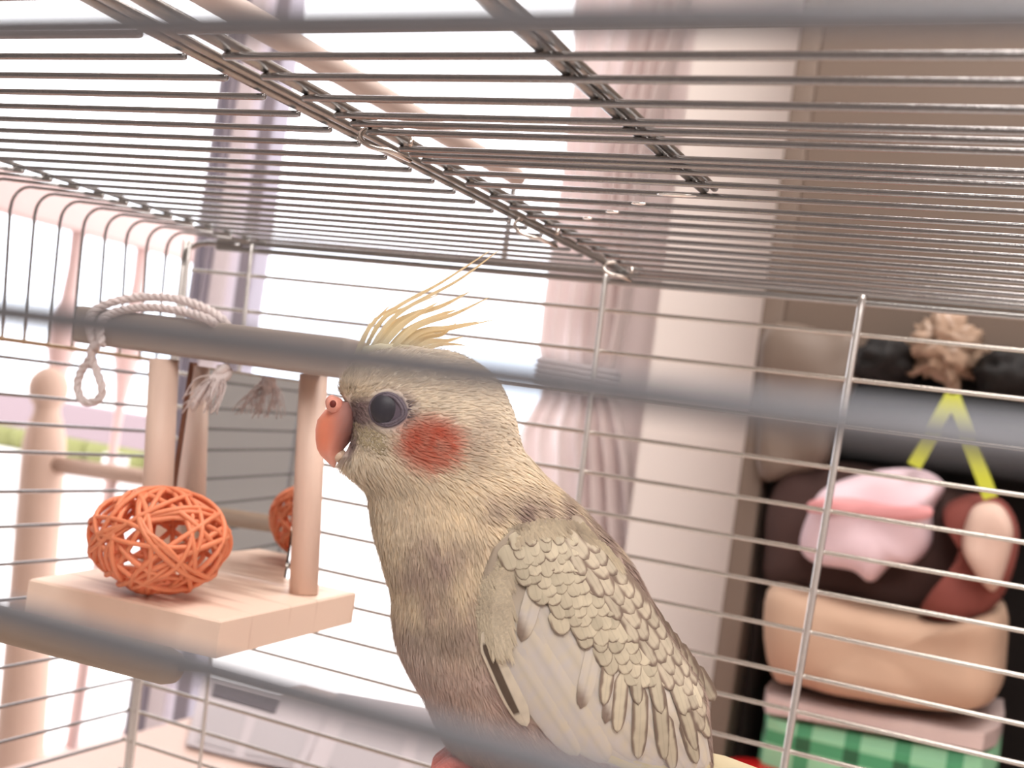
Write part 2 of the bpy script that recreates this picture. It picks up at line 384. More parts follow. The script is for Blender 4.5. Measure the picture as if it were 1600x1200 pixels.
# pale board with rounded upper right corner standing against the window wall
YE = 1.44
mb = MB(); x0 = onY(985, 800, YE).x; x1b = onY(1290, 60, YE).x; z1 = onY(1200, 28, YE).z; r = .09
out = [(x0, .0), (x1b, .0)] + [(x1b - r + r * math.cos(t_), z1 - r + r * math.sin(t_)) for t_ in [PI / 2 * k / 10 for k in range(11)]] + [(x0, z1)]
vs = [(x, YE, z) for x, z in out] + [(x, YE + .03, z) for x, z in out]; n = len(out)
mb.add(vs, [tuple(range(n)), tuple(reversed(range(n, 2 * n)))] + [(i, (i + 1) % n + 0, (i + 1) % n + n, i + n) for i in range(n)])
solo(mb, 'headboard', M_PANEL, 'pale pink upright board with a rounded top corner beside the curtain', 'board', smooth=False)

# ---------------------------------------------------------------- things in the compartment
YI = 1.16
def lump(px, py, rx, ry, Y, deep=.05, seed=0, amp=.18, nu=36, nv=22, fr=2.2):
    c = onY(px, py, Y); k = (Y / ray(px, py).y) / F; mb = MB(); vs = []; fs = []
    for i in range(nv + 1):
        th = PI * i / nv
        for j in range(nu):
            ph = 2 * PI * j / nu; d = Vector((math.sin(th) * math.cos(ph), math.sin(th) * math.sin(ph), math.cos(th)))
            s_ = 1 + amp * noise.noise(d * fr + Vector((seed, seed * 2, 0))) * 1.6
            vs.append(c + (RT * d.x * rx * k + Vector((0, 1, 0)) * d.y * deep - DN * d.z * ry * k) * s_)
    for i in range(nv):
        for j in range(nu): fs.append((i * nu + j, (i + 1) * nu + j, (i + 1) * nu + (j + 1) % nu, i * nu + (j + 1) % nu))
    return mb.add(vs, fs)
def slab(poly, Y, deep, N=1, puff=.0, seed=0):
    """soft extruded shape following an outline, bulging to the front"""
    P = [onY(x, y, Y) for x, y in poly]; c = sum(P, Vector()) / len(P); mb = MB(); vs = []; fs = []; n = len(P)
    rings = [(1.0, deep), (1.03, deep * .5), (1.0, .12 * deep), (.9, -.12 * deep - puff * .5), (.7, -.15 * deep - puff * .8), (.45, -.15 * deep - puff), (.2, -.15 * deep - puff * 1.05)]
    for s_, y in rings:
        for p in P:
            v = c + (p - c) * s_; v.y = Y + y + (.012 * noise.noise(Vector((v.x * 22, v.z * 22, seed))) if puff else 0); vs.append(v)
    for i in range(len(rings) - 1):
        for j in range(n): fs.append((i * n + j, i * n + (j + 1) % n, (i + 1) * n + (j + 1) % n, (i + 1) * n + j))
    fs.append(tuple(range((len(rings) - 1) * n, len(rings) * n))); fs.append(tuple(reversed(range(n))))
    return mb.add(vs, fs)
def smooth_poly(pts, n=5):
    P = [Vector((x, y, 0)) for x, y in pts]; out = []; k = len(P)
    for i in range(k):
        a, b, c_, d = P[i - 1], P[i], P[(i + 1) % k], P[(i + 2) % k]
        for j in range(n):
            t = j / n; q = 0.5 * ((2 * b) + (c_ - a) * t + (2 * a - 5 * b + 4 * c_ - d) * t * t + (3 * b - a - 3 * c_ + d) * t ** 3); out.append((q.x, q.y))
    return out
M_TAN = mat('tan_canvas', (184, 154, 132), rough=.85, var=.12, scale=18, bump=.3)
M_MAROON = mat('maroon_fabric', (128, 66, 58), rough=.8, var=.15, scale=20, bump=.2)
M_DKBR = mat('dark_brown_fabric', (66, 44, 40), rough=.85, var=.15, scale=20)
M_BLACK = mat('black_fabric', (20, 17, 17), rough=.8, var=.2, scale=20)
M_CLOTH = mat('pinkish_white_cloth', (220, 196, 204), rough=.9, var=.04, scale=16, bump=.3)
M_PINKST = mat('pink_stripe_cloth', (214, 150, 152), rough=.9, var=.05, scale=20)
M_BEIGE = mat('beige_cloth', (204, 176, 162), rough=.9, var=.06, scale=30, stretch=(4, 1, 1))
M_PLASTIC = mat('crumpled_tan_plastic', (168, 142, 122), rough=.35, var=.2, scale=25, bump=.6)
M_YEL = mat('yellow_plastic', (190, 196, 62), rough=.4, var=.04)
solo(slab(smooth_poly([(1192, 925), (1260, 922), (1330, 940), (1420, 962), (1490, 968), (1560, 960), (1565, 1030), (1550, 1100), (1480, 1112), (1360, 1092), (1250, 1072), (1196, 1050)]), YI, .16, puff=.02, seed=1), 'storage_bag', M_TAN, 'wide tan canvas bag filling the lower part of the dark compartment', 'bag')
solo(slab(smooth_poly([(1195, 780), (1230, 730), (1300, 722), (1400, 740), (1500, 770), (1555, 800), (1560, 900), (1540, 965), (1450, 960), (1330, 938), (1200, 915), (1188, 850)]), YI + .05, .12, puff=.015, seed=2), 'handbag', M_DKBR, 'dark brown bag standing behind the pink and white cloth', 'bag')
ct = thing('folded_cloth', onY(1350, 900, YI - .02), 'folded pinkish white cloth with a pink stripe hanging over the dark bag', 'cloth')
slab(smooth_poly([(1262, 800), (1290, 762), (1360, 738), (1430, 735), (1470, 760), (1452, 800), (1450, 850), (1425, 880), (1390, 882), (1358, 910), (1330, 892), (1270, 880), (1246, 850)]), YI - .02, .05, puff=.012, seed=3).build('cloth', M_CLOTH, ct)
slab(smooth_poly([(1272, 782), (1330, 778), (1400, 790), (1450, 792), (1448, 810), (1390, 812), (1320, 802), (1266, 800)]), YI - .044, .004, puff=.003, seed=3).build('stripe', M_PINKST, ct)
solo(slab(smooth_poly([(1478, 790), (1520, 775), (1570, 790), (1590, 850), (1560, 940), (1500, 975), (1440, 960), (1450, 930), (1490, 880), (1500, 830), (1475, 815)]), YI - .01, .05, puff=.012, seed=4), 'pouch', M_MAROON, 'maroon fabric pouch leaning at the right of the pink and white cloth', 'pouch')
solo(slab(smooth_poly([(1520, 795), (1560, 790), (1582, 830), (1570, 890), (1550, 925), (1520, 890), (1503, 850)]), YI - .045, .02, puff=.01, seed=5), 'towel', M_BEIGE, 'small beige ribbed towel lying on the maroon pouch', 'towel')
solo(lump(1390, 565, 52, 36, YI + .02, .06, 6), 'backpack', M_BLACK, 'black bundle at the top left of the dark compartment', 'bag')
solo(lump(1575, 585, 52, 38, YI + .03, .06, 9), 'backpack', M_BLACK, 'black bundle at the right edge, beside the tan plastic bag', 'bag')
solo(lump(1480, 545, 52, 46, YI + .005, .03, 12, amp=.5, fr=3.5), 'plastic_bag', M_PLASTIC, 'crumpled tan plastic bag between the two black bundles', 'bag')
solo(slab(smooth_poly([(1196, 512), (1290, 518), (1338, 528), (1334, 590), (1306, 660), (1290, 722), (1240, 738), (1186, 742), (1186, 640)], 4), YI + .025, .03, puff=.004, seed=8), 'brown_filler', M_BROWN, 'plain brown slab added at the upper left of the dark compartment', 'cloth')  # added slab carrying the wardrobe's shaded brown across this corner of the opening
mb = MB()
A_, B_, C_ = [onY(x, y, YI - .04) for x, y in ((1488, 618), (1428, 728), (1548, 778))]
hg = thing('clothes_hanger', onY(1488, 778, YI - .04), 'bright yellow angled plastic hanger above the pink and white cloth', 'hanger')
def bar(a, b, w_, th=.004):
    d = (b - a).normalized(); u = d.cross(Vector((0, 1, 0))).normalized() * w_ / 2; y = Vector((0, th, 0)); mb = MB()
    vs = [a - u, a + u, b + u, b - u]; vs = vs + [v + y for v in vs]
    return mb.add(vs, [(0, 1, 2, 3), (7, 6, 5, 4), (0, 4, 5, 1), (1, 5, 6, 2), (2, 6, 7, 3), (3, 7, 4, 0)])
bar(A_, B_, .0125).build('arm', M_YEL, hg, False); bar(A_ + Vector((0, .001, 0)), C_, .0125).build('arm', M_YEL, hg, False)
# green plaid box
m_, t_, b_ = new_mat('green_plaid'); N = t_.nodes; L = t_.links
co = N.new('ShaderNodeTexCoord'); sx = N.new('ShaderNodeSeparateXYZ'); L.new(co.outputs['Generated'], sx.inputs[0])
def stripes(axis, freq, thr):
    a = N.new('ShaderNodeMath'); a.operation = 'MULTIPLY'; a.inputs[1].default_value = freq; L.new(sx.outputs[axis], a.inputs[0])
    f = N.new('ShaderNodeMath'); f.operation = 'FRACT'; L.new(a.outputs[0], f.inputs[0])
    g = N.new('ShaderNodeMath'); g.operation = 'LESS_THAN'; g.inputs[1].default_value = thr; L.new(f.outputs[0], g.inputs[0]); return g
s1, s2 = stripes('X', 5, .32), stripes('Z', 3, .32); s3 = stripes('X', 5, .04); s4 = stripes('Z', 3, .05)
ad = N.new('ShaderNodeMath'); ad.operation = 'ADD'; L.new(s1.outputs[0], ad.inputs[0]); L.new(s2.outputs[0], ad.inputs[1])
hf = N.new('ShaderNodeMath'); hf.operation = 'MULTIPLY'; hf.inputs[1].default_value = .5; L.new(ad.outputs[0], hf.inputs[0])
rp = N.new('ShaderNodeValToRGB'); L.new(hf.outputs[0], rp.inputs[0]); rp.color_ramp.interpolation = 'LINEAR'
rp.color_ramp.elements[0].color = (*lin((140, 200, 160)), 1); rp.color_ramp.elements[1].color = (*lin((34, 92, 60)), 1)
e = rp.color_ramp.elements.new(.5); e.color = (*lin((70, 150, 105)), 1)
L.new(rp.outputs[0], b_.inputs['Base Color']); b_.inputs['Roughness'].default_value = .6; M_PLAID = m_
gb = thing('storage_box', onY(1370, 1200, YI), 'green plaid box with a pale rim under the tan canvas bag', 'box')
slab([(1192, 1105), (1556, 1172), (1540, 1330), (1165, 1270)], YI, .16).build('box_body', M_PLAID, gb, False)
slab([(1190, 1078), (1560, 1142), (1556, 1172), (1186, 1107)], YI - .005, .17).build('rim', mat('pale_rim', (196, 176, 172), rough=.4), gb, False)

# ================================================================ the cage
S = .012; X0, X1 = -.3511, .25; YF, YK = .042, .4078; HC = CAM.z + 4.7104 * S; ZB = TZ + .01
cg = thing('bird_cage', ((X0 + X1) / 2, (YF + YK) / 2, TZ), 'large silver wire bird cage around the cockatiel, seen from inside its front', 'cage')
RW = .00072
def wire(name, pts, r=RW, n=8, mt_=M_WIRE): return MB().tube(pts, r, n).build(name, mt_, cg)
def rodw(name, a, b, r=RW, n=8, mt_=M_WIRE): return MB().rod(a, b, r, n).build(name, mt_, cg)
XD = -.1500; XE = -.1395
y_left = [.0507 + .0119 * i for i in range(8)] + [.1516] + [13.5966 * S + i * S for i in range(20)]
for y in y_left: rodw('roof_wire', (-.3127, y, HC - .0006), (XD + .0012, y, HC - .0010))
y_right = [.0507 + .0119 * i for i in range(8)] + [.1508] + [v * S for v in (13.62, 14.57, 15.68, 16.66, 17.17, 17.72, 18.89, 19.29, 19.79, 20.73, 21.75, 22.95, 24.0, 25.0, 26.1, 27.25, 28.35, 29.45, 30.5, 31.6, 32.7, 33.5)]
for k, y in enumerate(y_right): rodw('roof_wire', (XE - .0012, y, HC - .0008), (X1, y, HC - .0008), RW * (1.0 if k < 9 else 1.05))
# supports running front to back
rodw('roof_beam', (XD - .0008, YF, HC + .0012), (XD + .0000, YK, HC + .0010), .0011, 10, M_WIRE2)
rodw('roof_beam', (XD + .0020, YF, HC + .0016), (XD + .0024, YK, HC + .0012), .0009, 10, M_WIRE2)
rodw('roof_beam', (XE, YF, HC + .0014), (XE - .0015, YK, HC + .0010), .0014, 10, M_WIRE2)
rodw('roof_beam', (-.0790, YF, HC + .0012), (-.0780, .262, HC + .0010), .0014, 10, M_WIRE2)
rodw('roof_beam', (-.0765, YF, HC + .0014), (-.0755, .262, HC + .0012), .0009, 10, M_WIRE2)
rodw('roof_beam', (-.3127, YF, HC + .0003), (-.3127, YK, HC + .0003), .0008, 8, M_WIRE2)
rodw('roof_beam', (.08, YF, HC + .0012), (.08, YK, HC + .0010), .0014, 10, M_WIRE2)
for z in (.0, -.0030): rodw('roof_frame', (X0 + .012, YK, HC + z - .0005), (X1, YK, HC + z - .0005), .0013, 10, M_WIRE2)
rodw('roof_frame', (X0 + .012, YK + .009, HC + .001), (X1, YK + .009, HC + .001), .0012, 10, M_WIRE2)
# nubs where arch bars are welded to the roof edge
for i in range(11):
    y = (22.5578 + .988 * i) * S
    MB().rod((-.3165, y, HC - .0014), (-.3070, y, HC - .0020), .0008).build('weld_nub', M_WIRE2, cg)
# arch bars of the left side: bent from the side up into the roof
tops = [(20, 300), (58, 311), (97, 326), (133, 337), (167, 348), (200, 358), (232, 368), (262, 377)]
botx = [(4, 527), (38, 533), (75, 541), (112, 548), (150, 556), (186, 562), (218, 566), (243, 570)]
arch = []
for (tx, ty), (bx_, by_) in zip(tops, botx):
    a = onX(tx, ty, X0); b = onX(bx_, by_, X0); arch.append(((a.y), (b.y)))
d0 = arch[0][0] - arch[1][0]
for k in range(1, 18): arch.insert(0, (arch[0][0] - .0122, arch[0][1] - .0122)) if arch[0][0] > YF + .0135 else None
zlow = CAM.z - .0015 + .0
for ya, yb in arch:
    if ya < YF: continue
    pts = [(X0, yb, HC - 4.72 * S - .001)]
    pts += [(X0, yb + (ya - yb) * t_, HC - 4.72 * S - .001 + t_ * (4.72 * S - .0085)) for t_ in (.25, .5, .75, 1)]
    zc_ = HC - .0095; r_ = .0085
    for k in range(1, 7): an = PI / 2 * k / 6; pts.append((X0 + r_ - r_ * math.cos(an), ya, zc_ + .001 + (r_ - .0005) * math.sin(an)))
    pts.append((-.3110, ya + .0005, HC - .0016))
    wire('arch_wire', pts, .00062)
# left side horizontal wires
zl = [5.27, 6.42, 7.31, 8.22, 9.48, 10.60, 11.81, 13.0, 14.1, 15.19, 16.50, 17.68, 18.76, 19.9, 21.0, 22.2, 23.3, 24.5, 25.7, 26.9, 28.0, 29.2, 30.4, 31.6, 32.8, 34.0]
for k, z in enumerate(zl): rodw('side_wire', (X0, YF, HC - z * S), (X0, YK, HC - z * S), .00074)
rodw('side_frame', (X0 + .0008, YF, HC - 4.72 * S), (X0 + .0008, .392, HC - 4.72 * S), .0009, 8, mat('brassy_wire', (196, 170, 140), rough=.3, metal=.9))
# back wires
zb = [1.21, 2.51, 3.82, 5.07, 6.30, 7.48, 8.62, 9.79, 11.04, 12.06, 13.22, 14.30, 15.40, 16.51, 17.6, 18.7, 19.8, 21, 22.2, 23.3, 24.5, 25.7, 26.9, 28.0, 29.2, 30.4, 31.6, 32.8, 34.0]
rnd = random.Random(3)
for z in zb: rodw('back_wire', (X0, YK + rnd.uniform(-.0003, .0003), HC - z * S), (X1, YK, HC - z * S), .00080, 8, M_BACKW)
def vline(p1, p2, r, name='back_upright', dy=-.0016, z0=None, z1=None):
    a = onY(p1[0], p1[1], YK); b = onY(p2[0], p2[1], YK); d = (b - a)
    e_ = a + d * ((ZB - a.z) / d.z); a = a - d * (-(HC - .001 - a.z) / d.z) if z0 is None else a
    off = Vector((0, dy, 0)); return rodw(name, a + off, e_ + off, r, 10, M_UPR)
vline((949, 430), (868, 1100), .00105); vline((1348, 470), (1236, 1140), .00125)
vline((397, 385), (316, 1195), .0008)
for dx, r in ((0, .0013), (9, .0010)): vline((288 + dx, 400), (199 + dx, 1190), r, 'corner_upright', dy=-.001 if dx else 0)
rodw('back_upright', (.06, YK - .0016, ZB), (.06, YK - .0016, HC), .0012, 10, M_WIRE2)
# curved frame at the top of the corner
a = onY(288, 402, YK)
wire('corner_frame', bez([(a.x, YK, a.z - .004), (a.x + .001, YK, a.z + .003), (a.x + .005, YK, HC - .0035), (a.x + .012, YK, HC - .002), (a.x + .03, YK, HC - .0018)], 5), .0013)
# near side (front) wires and right side
zf = [CAM.z + .0158 - .0145 * k for k in range(0, 26)] + [CAM.z + .0158 + .0145, CAM.z + .0158 + .029]
for z in zf:
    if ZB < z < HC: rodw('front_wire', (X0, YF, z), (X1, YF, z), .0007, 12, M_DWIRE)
for x in (X0, -.12, .11, X1): rodw('front_upright', (x, YF, ZB), (x, YF, HC), .0012, 10, M_WIRE2)
rodw('roof_frame', (X0 + .01, YF, HC), (X1, YF, HC), .0012, 10, M_WIRE2)
for k in range(29): z = HC - .012 - .0125 * k; rodw('side_wire', (X1, YF, z), (X1, YK, z)) if z > ZB else None
for y in (YF, YK): rodw('corner_upright', (X1, y, ZB), (X1, y, HC), .0013, 10, M_WIRE2)
MB().box(((X0 + X1) / 2, (YF + YK) / 2, TZ + .004), (X1 - X0 + .02, YK - YF + .02, .007), bev=.002).build('tray', M_TRAY, cg)
# metal clip rings joining the roof panels
def clip(px, py, s_=1.0, rot=0):
    c = onZ(px, py, 4.7104 * S - .0015); pts = []
    for k in range(15):
        an = -.3 + 5.2 * k / 14; pts.append(c + Matrix.Rotation(rot, 3, 'Z') @ Vector((.0036 * math.cos(an) * 1.6, .0022 * math.sin(an), .0030 * math.sin(an))) * s_)
    pts.append(pts[-1] + Matrix.Rotation(rot, 3, 'Z') @ Vector((.005, .003, -.001)) * s_)
    MB().tube(pts, .0006, 8).build('clip_ring', mat('clip_metal', (206, 196, 188), rough=.2, metal=1.0), cg, label='bent clip ring joining the roof panels')
clip(603, 216, 1.0, .4); clip(838, 356, 1.15, .5); clip(965, 420, .9, .3)
# added bright blobs standing in for white glare on the roof wires
for (px, py, l) in ((1058, 305, .010), (998, 318, .004), (957, 331, .004), (918, 341, .003)):
    c = onZ(px, py, 4.7104 * S - .002); MB().ball(c, l / 2, .0009, .0004, 12, 8).build('glare_blob', mat('glare_metal', (250, 244, 240), rough=.08, metal=1.0), cg)

M_GREYROD = mat('pale_greyish_rod', (205, 188, 180), rough=.6, var=.06, scale=100, stretch=(1, .1, 1), bump=.05)
zr = .095; a = onZ(395, 30, zr); b = onZ(905, 332, zr)
rod_ = thing('wooden_rod', (a.x, (a.y + b.y) / 2, CAM.z + zr), 'pale wooden rod lying front to back above the cage roof', 'rod')
xm = (a.x + b.x) / 2
MB().rod((xm - .001, .075, CAM.z + zr), (xm - .001, .43, CAM.z + zr), .0038, 16).build('dowel', M_GREYROD, rod_)
for y in (.08, .425): MB().tube([(xm - .001, y, CAM.z + zr), (xm - .001, y, HC + .001)], .0012, 8).build('bracket', M_WIRE2, rod_)

# brown wooden perch crossing the lower left
pA = onY(0, 975, .20); pB = onY(281, 1046, .20)
pp = thing('perch', (pB.x, .20, pB.z), 'brown wooden perch with a rounded end crossing the lower left corner', 'perch')
dirp = (pB - pA).normalized()
MB().rod(pA - dirp * ((pA.x - X0) / dirp.x - .003) if dirp.x > 0 else pA, pB, .0040, 20).build('dowel', M_PERCH, pp)
MB().rod(pB - dirp * .002, onY(330, 1046, .20), .0007, 8).build('screw', M_WIRE2, pp)

# ================================================================ the wooden mirror toy
K = 1.75
ty = thing('mirror_toy', (-.2345, .305, CAM.z - .07 - .0105), 'pale wooden parrot stand with posts, mirror and crossbar, left of the bird', 'bird toy')
A3, B3, C3 = onZ(50, 905, -.07), onZ(345, 970, -.07), onZ(557, 925, -.07); D3 = A3 + C3 - B3
D3 = D3 + (D3 - C3).normalized() * .008; A3 = A3 + (A3 - B3).normalized() * .001
mb = MB(); th = .0108; bv = .0006
cB = (A3 + B3 + C3 + D3) / 4
def inset(p, d): q = p + (cB - p).normalized() * d; return q
lo = [Vector((p.x, p.y, CAM.z - .07 - th)) for p in (A3, B3, C3, D3)]; hi0 = [Vector((p.x, p.y, CAM.z - .07 - bv)) for p in (A3, B3, C3, D3)]; hi = [Vector((inset(p, bv * 1.4).x, inset(p, bv * 1.4).y, CAM.z - .07)) for p in (A3, B3, C3, D3)]
mb.add(lo + hi0 + hi, [(3, 2, 1, 0), (8, 9, 10, 11)] + [(i, (i + 1) % 4, 4 + (i + 1) % 4, 4 + i) for i in range(4)] + [(4 + i, 4 + (i + 1) % 4, 8 + (i + 1) % 4, 8 + i) for i in range(4)])
mb.build('base_board', M_PINE, ty, False)
zb0 = CAM.z - .07
zbar = CAM.z + .0040
def post(px_t, py_t, px_b, Y, r, pyt, nm='post'):
    zbar = onY(px_t, pyt, Y).z
    a = onY(px_t, py_t, Y); b = onY(px_b, 780, Y); d = b - a; e_ = a + d * ((zb0 - a.z) / d.z); t0 = a + d * ((zbar - a.z) / d.z)
    MB().tube([e_, t0], r, 24).build(nm, M_PINE_PALE, ty); return e_
P1 = post(256, 575, 246, .316, .0051, 562); P3 = post(489, 610, 481, .327, .0048, 585)
# crossbar
bl = onY(135, 520, .318); br = onY(556, 560, .318)
MB().box(((bl.x + br.x) / 2, .318, (bl.z + br.z) / 2 + .001), (br.x - bl.x, .014, .0128), rot=.0, bev=.0018).build('crossbar', M_BAR, ty)
# mirror between the posts
yw = math.radians(6.0); dm = Vector((math.cos(yw), math.sin(yw), 0)); nm_ = Vector((-math.sin(yw), math.cos(yw), 0))
M0 = Vector((P3.x, P3.y + .0052, 0))
def mpt(px): # point of the mirror plane under an image column
    r = ray(px, 750); t_ = (M0 - CAM).dot(nm_) / r.dot(nm_); return CAM + r * t_
ml, mr = mpt(276), mpt(466)
def mbx(a, b, z0, z1, off, th_):
    a = Vector((a.x, a.y, 0)) + nm_ * off; b = Vector((b.x, b.y, 0)) + nm_ * off; y = nm_ * th_
    vs = [Vector((p.x, p.y, z)) for z in (z0, z1) for p in (a, b, b + y, a + y)]
    return MB().add(vs, [(3, 2, 1, 0), (4, 5, 6, 7), (0, 1, 5, 4), (1, 2, 6, 5), (2, 3, 7, 6), (3, 0, 4, 7)])
mbx(ml, mr, zb0 + .0005, zbar - .004, .0, .0015).build('mirror', M_MIRROR, ty, False)
mbx(ml - dm * .0015, ml, zb0, zbar - .003, -.0005, .003).build('mirror_frame', M_MFRAME, ty, False)
# bolt from the board to the back wires, hidden behind the ball
MB().rod((D3.x + .012, D3.y - .001, zb0 - .005), (D3.x + .012, YK, zb0 - .005), .0015, 10).build('bolt', M_WIRE2, ty)

# rattan ball
bc = onY(248, 857, .277); rbx = .0206; rbz = .0156; bc.z = zb0 + rbz + .0012
bl_ = thing('rattan_ball', (bc.x, bc.y, zb0), 'orange woven rattan ball lying on the wooden board at the left', 'ball')
rg = random.Random(11)
for k in range(27):
    ax_ = Vector((rg.gauss(0, 1), rg.gauss(0, 1), rg.gauss(0, 1) * 1.1)).normalized(); u = ax_.orthogonal().normalized(); v = ax_.cross(u)
    off = rg.uniform(-.45, .45); rr_ = math.sqrt(1 - off * off) * rg.uniform(.93, 1.0); ph = rg.uniform(0, 6)
    pts = []
    for i in range(44):
        an = 2 * PI * i / 44; w_ = 1 + .035 * math.sin(3 * an + ph)
        p = (u * math.cos(an) + v * math.sin(an)) * rr_ * w_ + ax_ * (off + .05 * math.sin(2 * an + ph))
        pts.append(bc + Vector((p.x * rbx, p.y * rbx, p.z * rbz)))
    MB().tube(pts, rg.uniform(.00070, .00088), 7, closed=True).build('strand', M_RATTAN, bl_)

# rope looped over the crossbar
rp_ = thing('cotton_rope', onY(250, 510, .318), 'white twisted cotton rope draped over the crossbar with a small hanging loop', 'rope')
def rope(pts, name='rope_strand', r=.0013, tw=500):
    c = bez(pts, 14); L_ = [0]
    for a, b in zip(c, c[1:]): L_.append(L_[-1] + (b - a).length)
    mb = MB()
    for s_ in range(3):
        q = []
        for i, p in enumerate(c):
            t_ = (c[min(i + 1, len(c) - 1)] - c[max(i - 1, 0)]).normalized(); u = t_.cross(Vector((.3, 1, .2))).normalized(); v = t_.cross(u); an = L_[i] * tw * 1.4 + s_ * 2 * PI / 3
            q.append(p + (u * math.cos(an) + v * math.sin(an)) * r * .62)
        mb.tube(q, r * .72, 7)
    return mb.build(name, M_ROPE, rp_)
yb_ = .310
rope([onY(150, 545, yb_ - .004), onY(140, 500, yb_ - .003), onY(165, 476, yb_), onY(215, 465, yb_ + .004), onY(270, 466, yb_ + .004), onY(320, 482, yb_ + .004), onY(352, 506, yb_ + .004), onY(362, 540, yb_ + .014)])
rope([onY(158, 540, yb_ - .006), onY(158, 505, yb_ - .004), onY(185, 487, yb_), onY(235, 480, yb_), onY(290, 488, yb_), onY(330, 503, yb_), onY(345, 530, yb_ + .012)])
rope([onY(146, 540, yb_ - .004), onY(140, 560, yb_ - .003), onY(127, 580, yb_ - .002), onY(121, 603, yb_ - .002), onY(128, 624, yb_ - .002), onY(144, 628, yb_ - .002), onY(157, 620, yb_ - .002), onY(159, 604, yb_ - .002), onY(152, 582, yb_ - .002), onY(144, 560, yb_ - .003), onY(143, 542, yb_ - .004)], 'hanging_loop', .0012)
mb = MB(); c0 = onY(345, 586, yb_ + .002)
for k in range(46):
    e_ = onY(rg.uniform(282, 340), rg.uniform(618, 648), yb_ + rg.uniform(-.006, .004)); mid = c0.lerp(e_, .5) + Vector((rg.uniform(-.002, .002), rg.uniform(-.002, .002), rg.uniform(0, .003)))
    mb.tube(bez([c0 + Vector((rg.uniform(-.001, .001), rg.uniform(-.001, .001), 0)), mid, e_], 5), .00022, 4)
o = mb.build('tassel', M_ROPE, rp_); o['kind'] = 'stuff'
rope([onY(352, 575, yb_ + .004), onY(348, 584, yb_ + .003), onY(336, 596, yb_ + .002)], 'tassel_knot', .0022)

# ================================================================ the cockatiel
DB = .25; PX = DB / F
def BP(px, py, w_=0.0): return CAM + FW * (DB - w_ * PX) + RT * ((px - 800) * PX) + DN * ((py - 600) * PX)
LEFT = [(540, 640), (548, 585), (556, 568), (566, 556), (580, 543), (600, 532), (614, 533), (630, 541), (650, 550), (680, 551), (702, 543), (716, 533), (726, 531), (738, 540), (752, 556), (768, 571), (790, 577), (830, 584), (860, 592), (890, 601), (925, 611), (970, 614), (1010, 622), (1050, 640), (1075, 655), (1100, 668), (1130, 682), (1160, 700), (1185, 735), (1210, 790), (1235, 860), (1262, 960)]
RIGHT = [(540, 642), (548, 700), (556, 722), (566, 742), (580, 762), (600, 779), (625, 792), (650, 802), (680, 809), (700, 815), (720, 830), (745, 852), (770, 880), (790, 904), (825, 938), (850, 962), (875, 982), (905, 1000), (930, 1013), (975, 1036), (1010, 1058), (1045, 1080), (1075, 1097), (1110, 1104), (1150, 1108), (1180, 1110), (1210, 1105), (1235, 1090), (1262, 1050)]
THICK = [(540, 2), (548, 34), (556, 50), (566, 64), (580, 78), (600, 92), (640, 104), (690, 108), (740, 106), (790, 114), (850, 136), (920, 156), (1000, 166), (1080, 162), (1150, 140), (1200, 110), (1240, 70), (1262, 20)]
def smooth_tab(tab, n=3):
    P = tab; out = []
    for i in range(len(P) - 1):
        a = P[max(i - 1, 0)]; b = P[i]; c = P[i + 1]; d = P[min(i + 2, len(P) - 1)]
        for k in range(n):
            t = k / n; y = b[0] + (c[0] - b[0]) * t
            m1 = (c[1] - a[1]) / max(1e-6, c[0] - a[0]); m2 = (d[1] - b[1]) / max(1e-6, d[0] - b[0]); h = c[0] - b[0]
            x = (2 * t ** 3 - 3 * t * t + 1) * b[1] + (t ** 3 - 2 * t * t + t) * h * m1 + (-2 * t ** 3 + 3 * t * t) * c[1] + (t ** 3 - t * t) * h * m2
            out.append((y, x))
    return out + [P[-1]]
LS, RS, TS = smooth_tab(LEFT), smooth_tab(RIGHT), smooth_tab(THICK)
def bodyw(x, y):
    y = min(max(y, 541), 1261); l, r_, t_ = interp(LS, y), interp(RS, y), interp(TS, y); q = (x - (l + r_) / 2) / max(1, (r_ - l) / 2)
    return t_ * math.sqrt(max(0, 1 - q * q)) if abs(q) < 1 else 0
def mixc(a, b, t): t = max(0, min(1, t)); return tuple(a[i] + (b[i] - a[i]) * t for i in range(3))
def sm(e0, e1, x): t = max(0, min(1, (x - e0) / (e1 - e0))); return t * t * (3 - 2 * t)
def ell(x, y, cx, cy, rx, ry, a=0): 
    dx, dy = x - cx, y - cy; c, s_ = math.cos(a), math.sin(a); return math.hypot((dx * c + dy * s_) / rx, (-dx * s_ + dy * c) / ry)
c_cream = lin((238, 229, 204)); c_face = lin((234, 227, 206)); c_yel = lin((238, 224, 190)); c_grey = lin((186, 168, 154)); c_belly = lin((208, 188, 178))
c_dark = lin((156, 140, 128)); c_red = lin((212, 122, 98)); c_lore = lin((164, 144, 148)); c_light = lin((220, 210, 198)); c_back = lin((178, 162, 150))
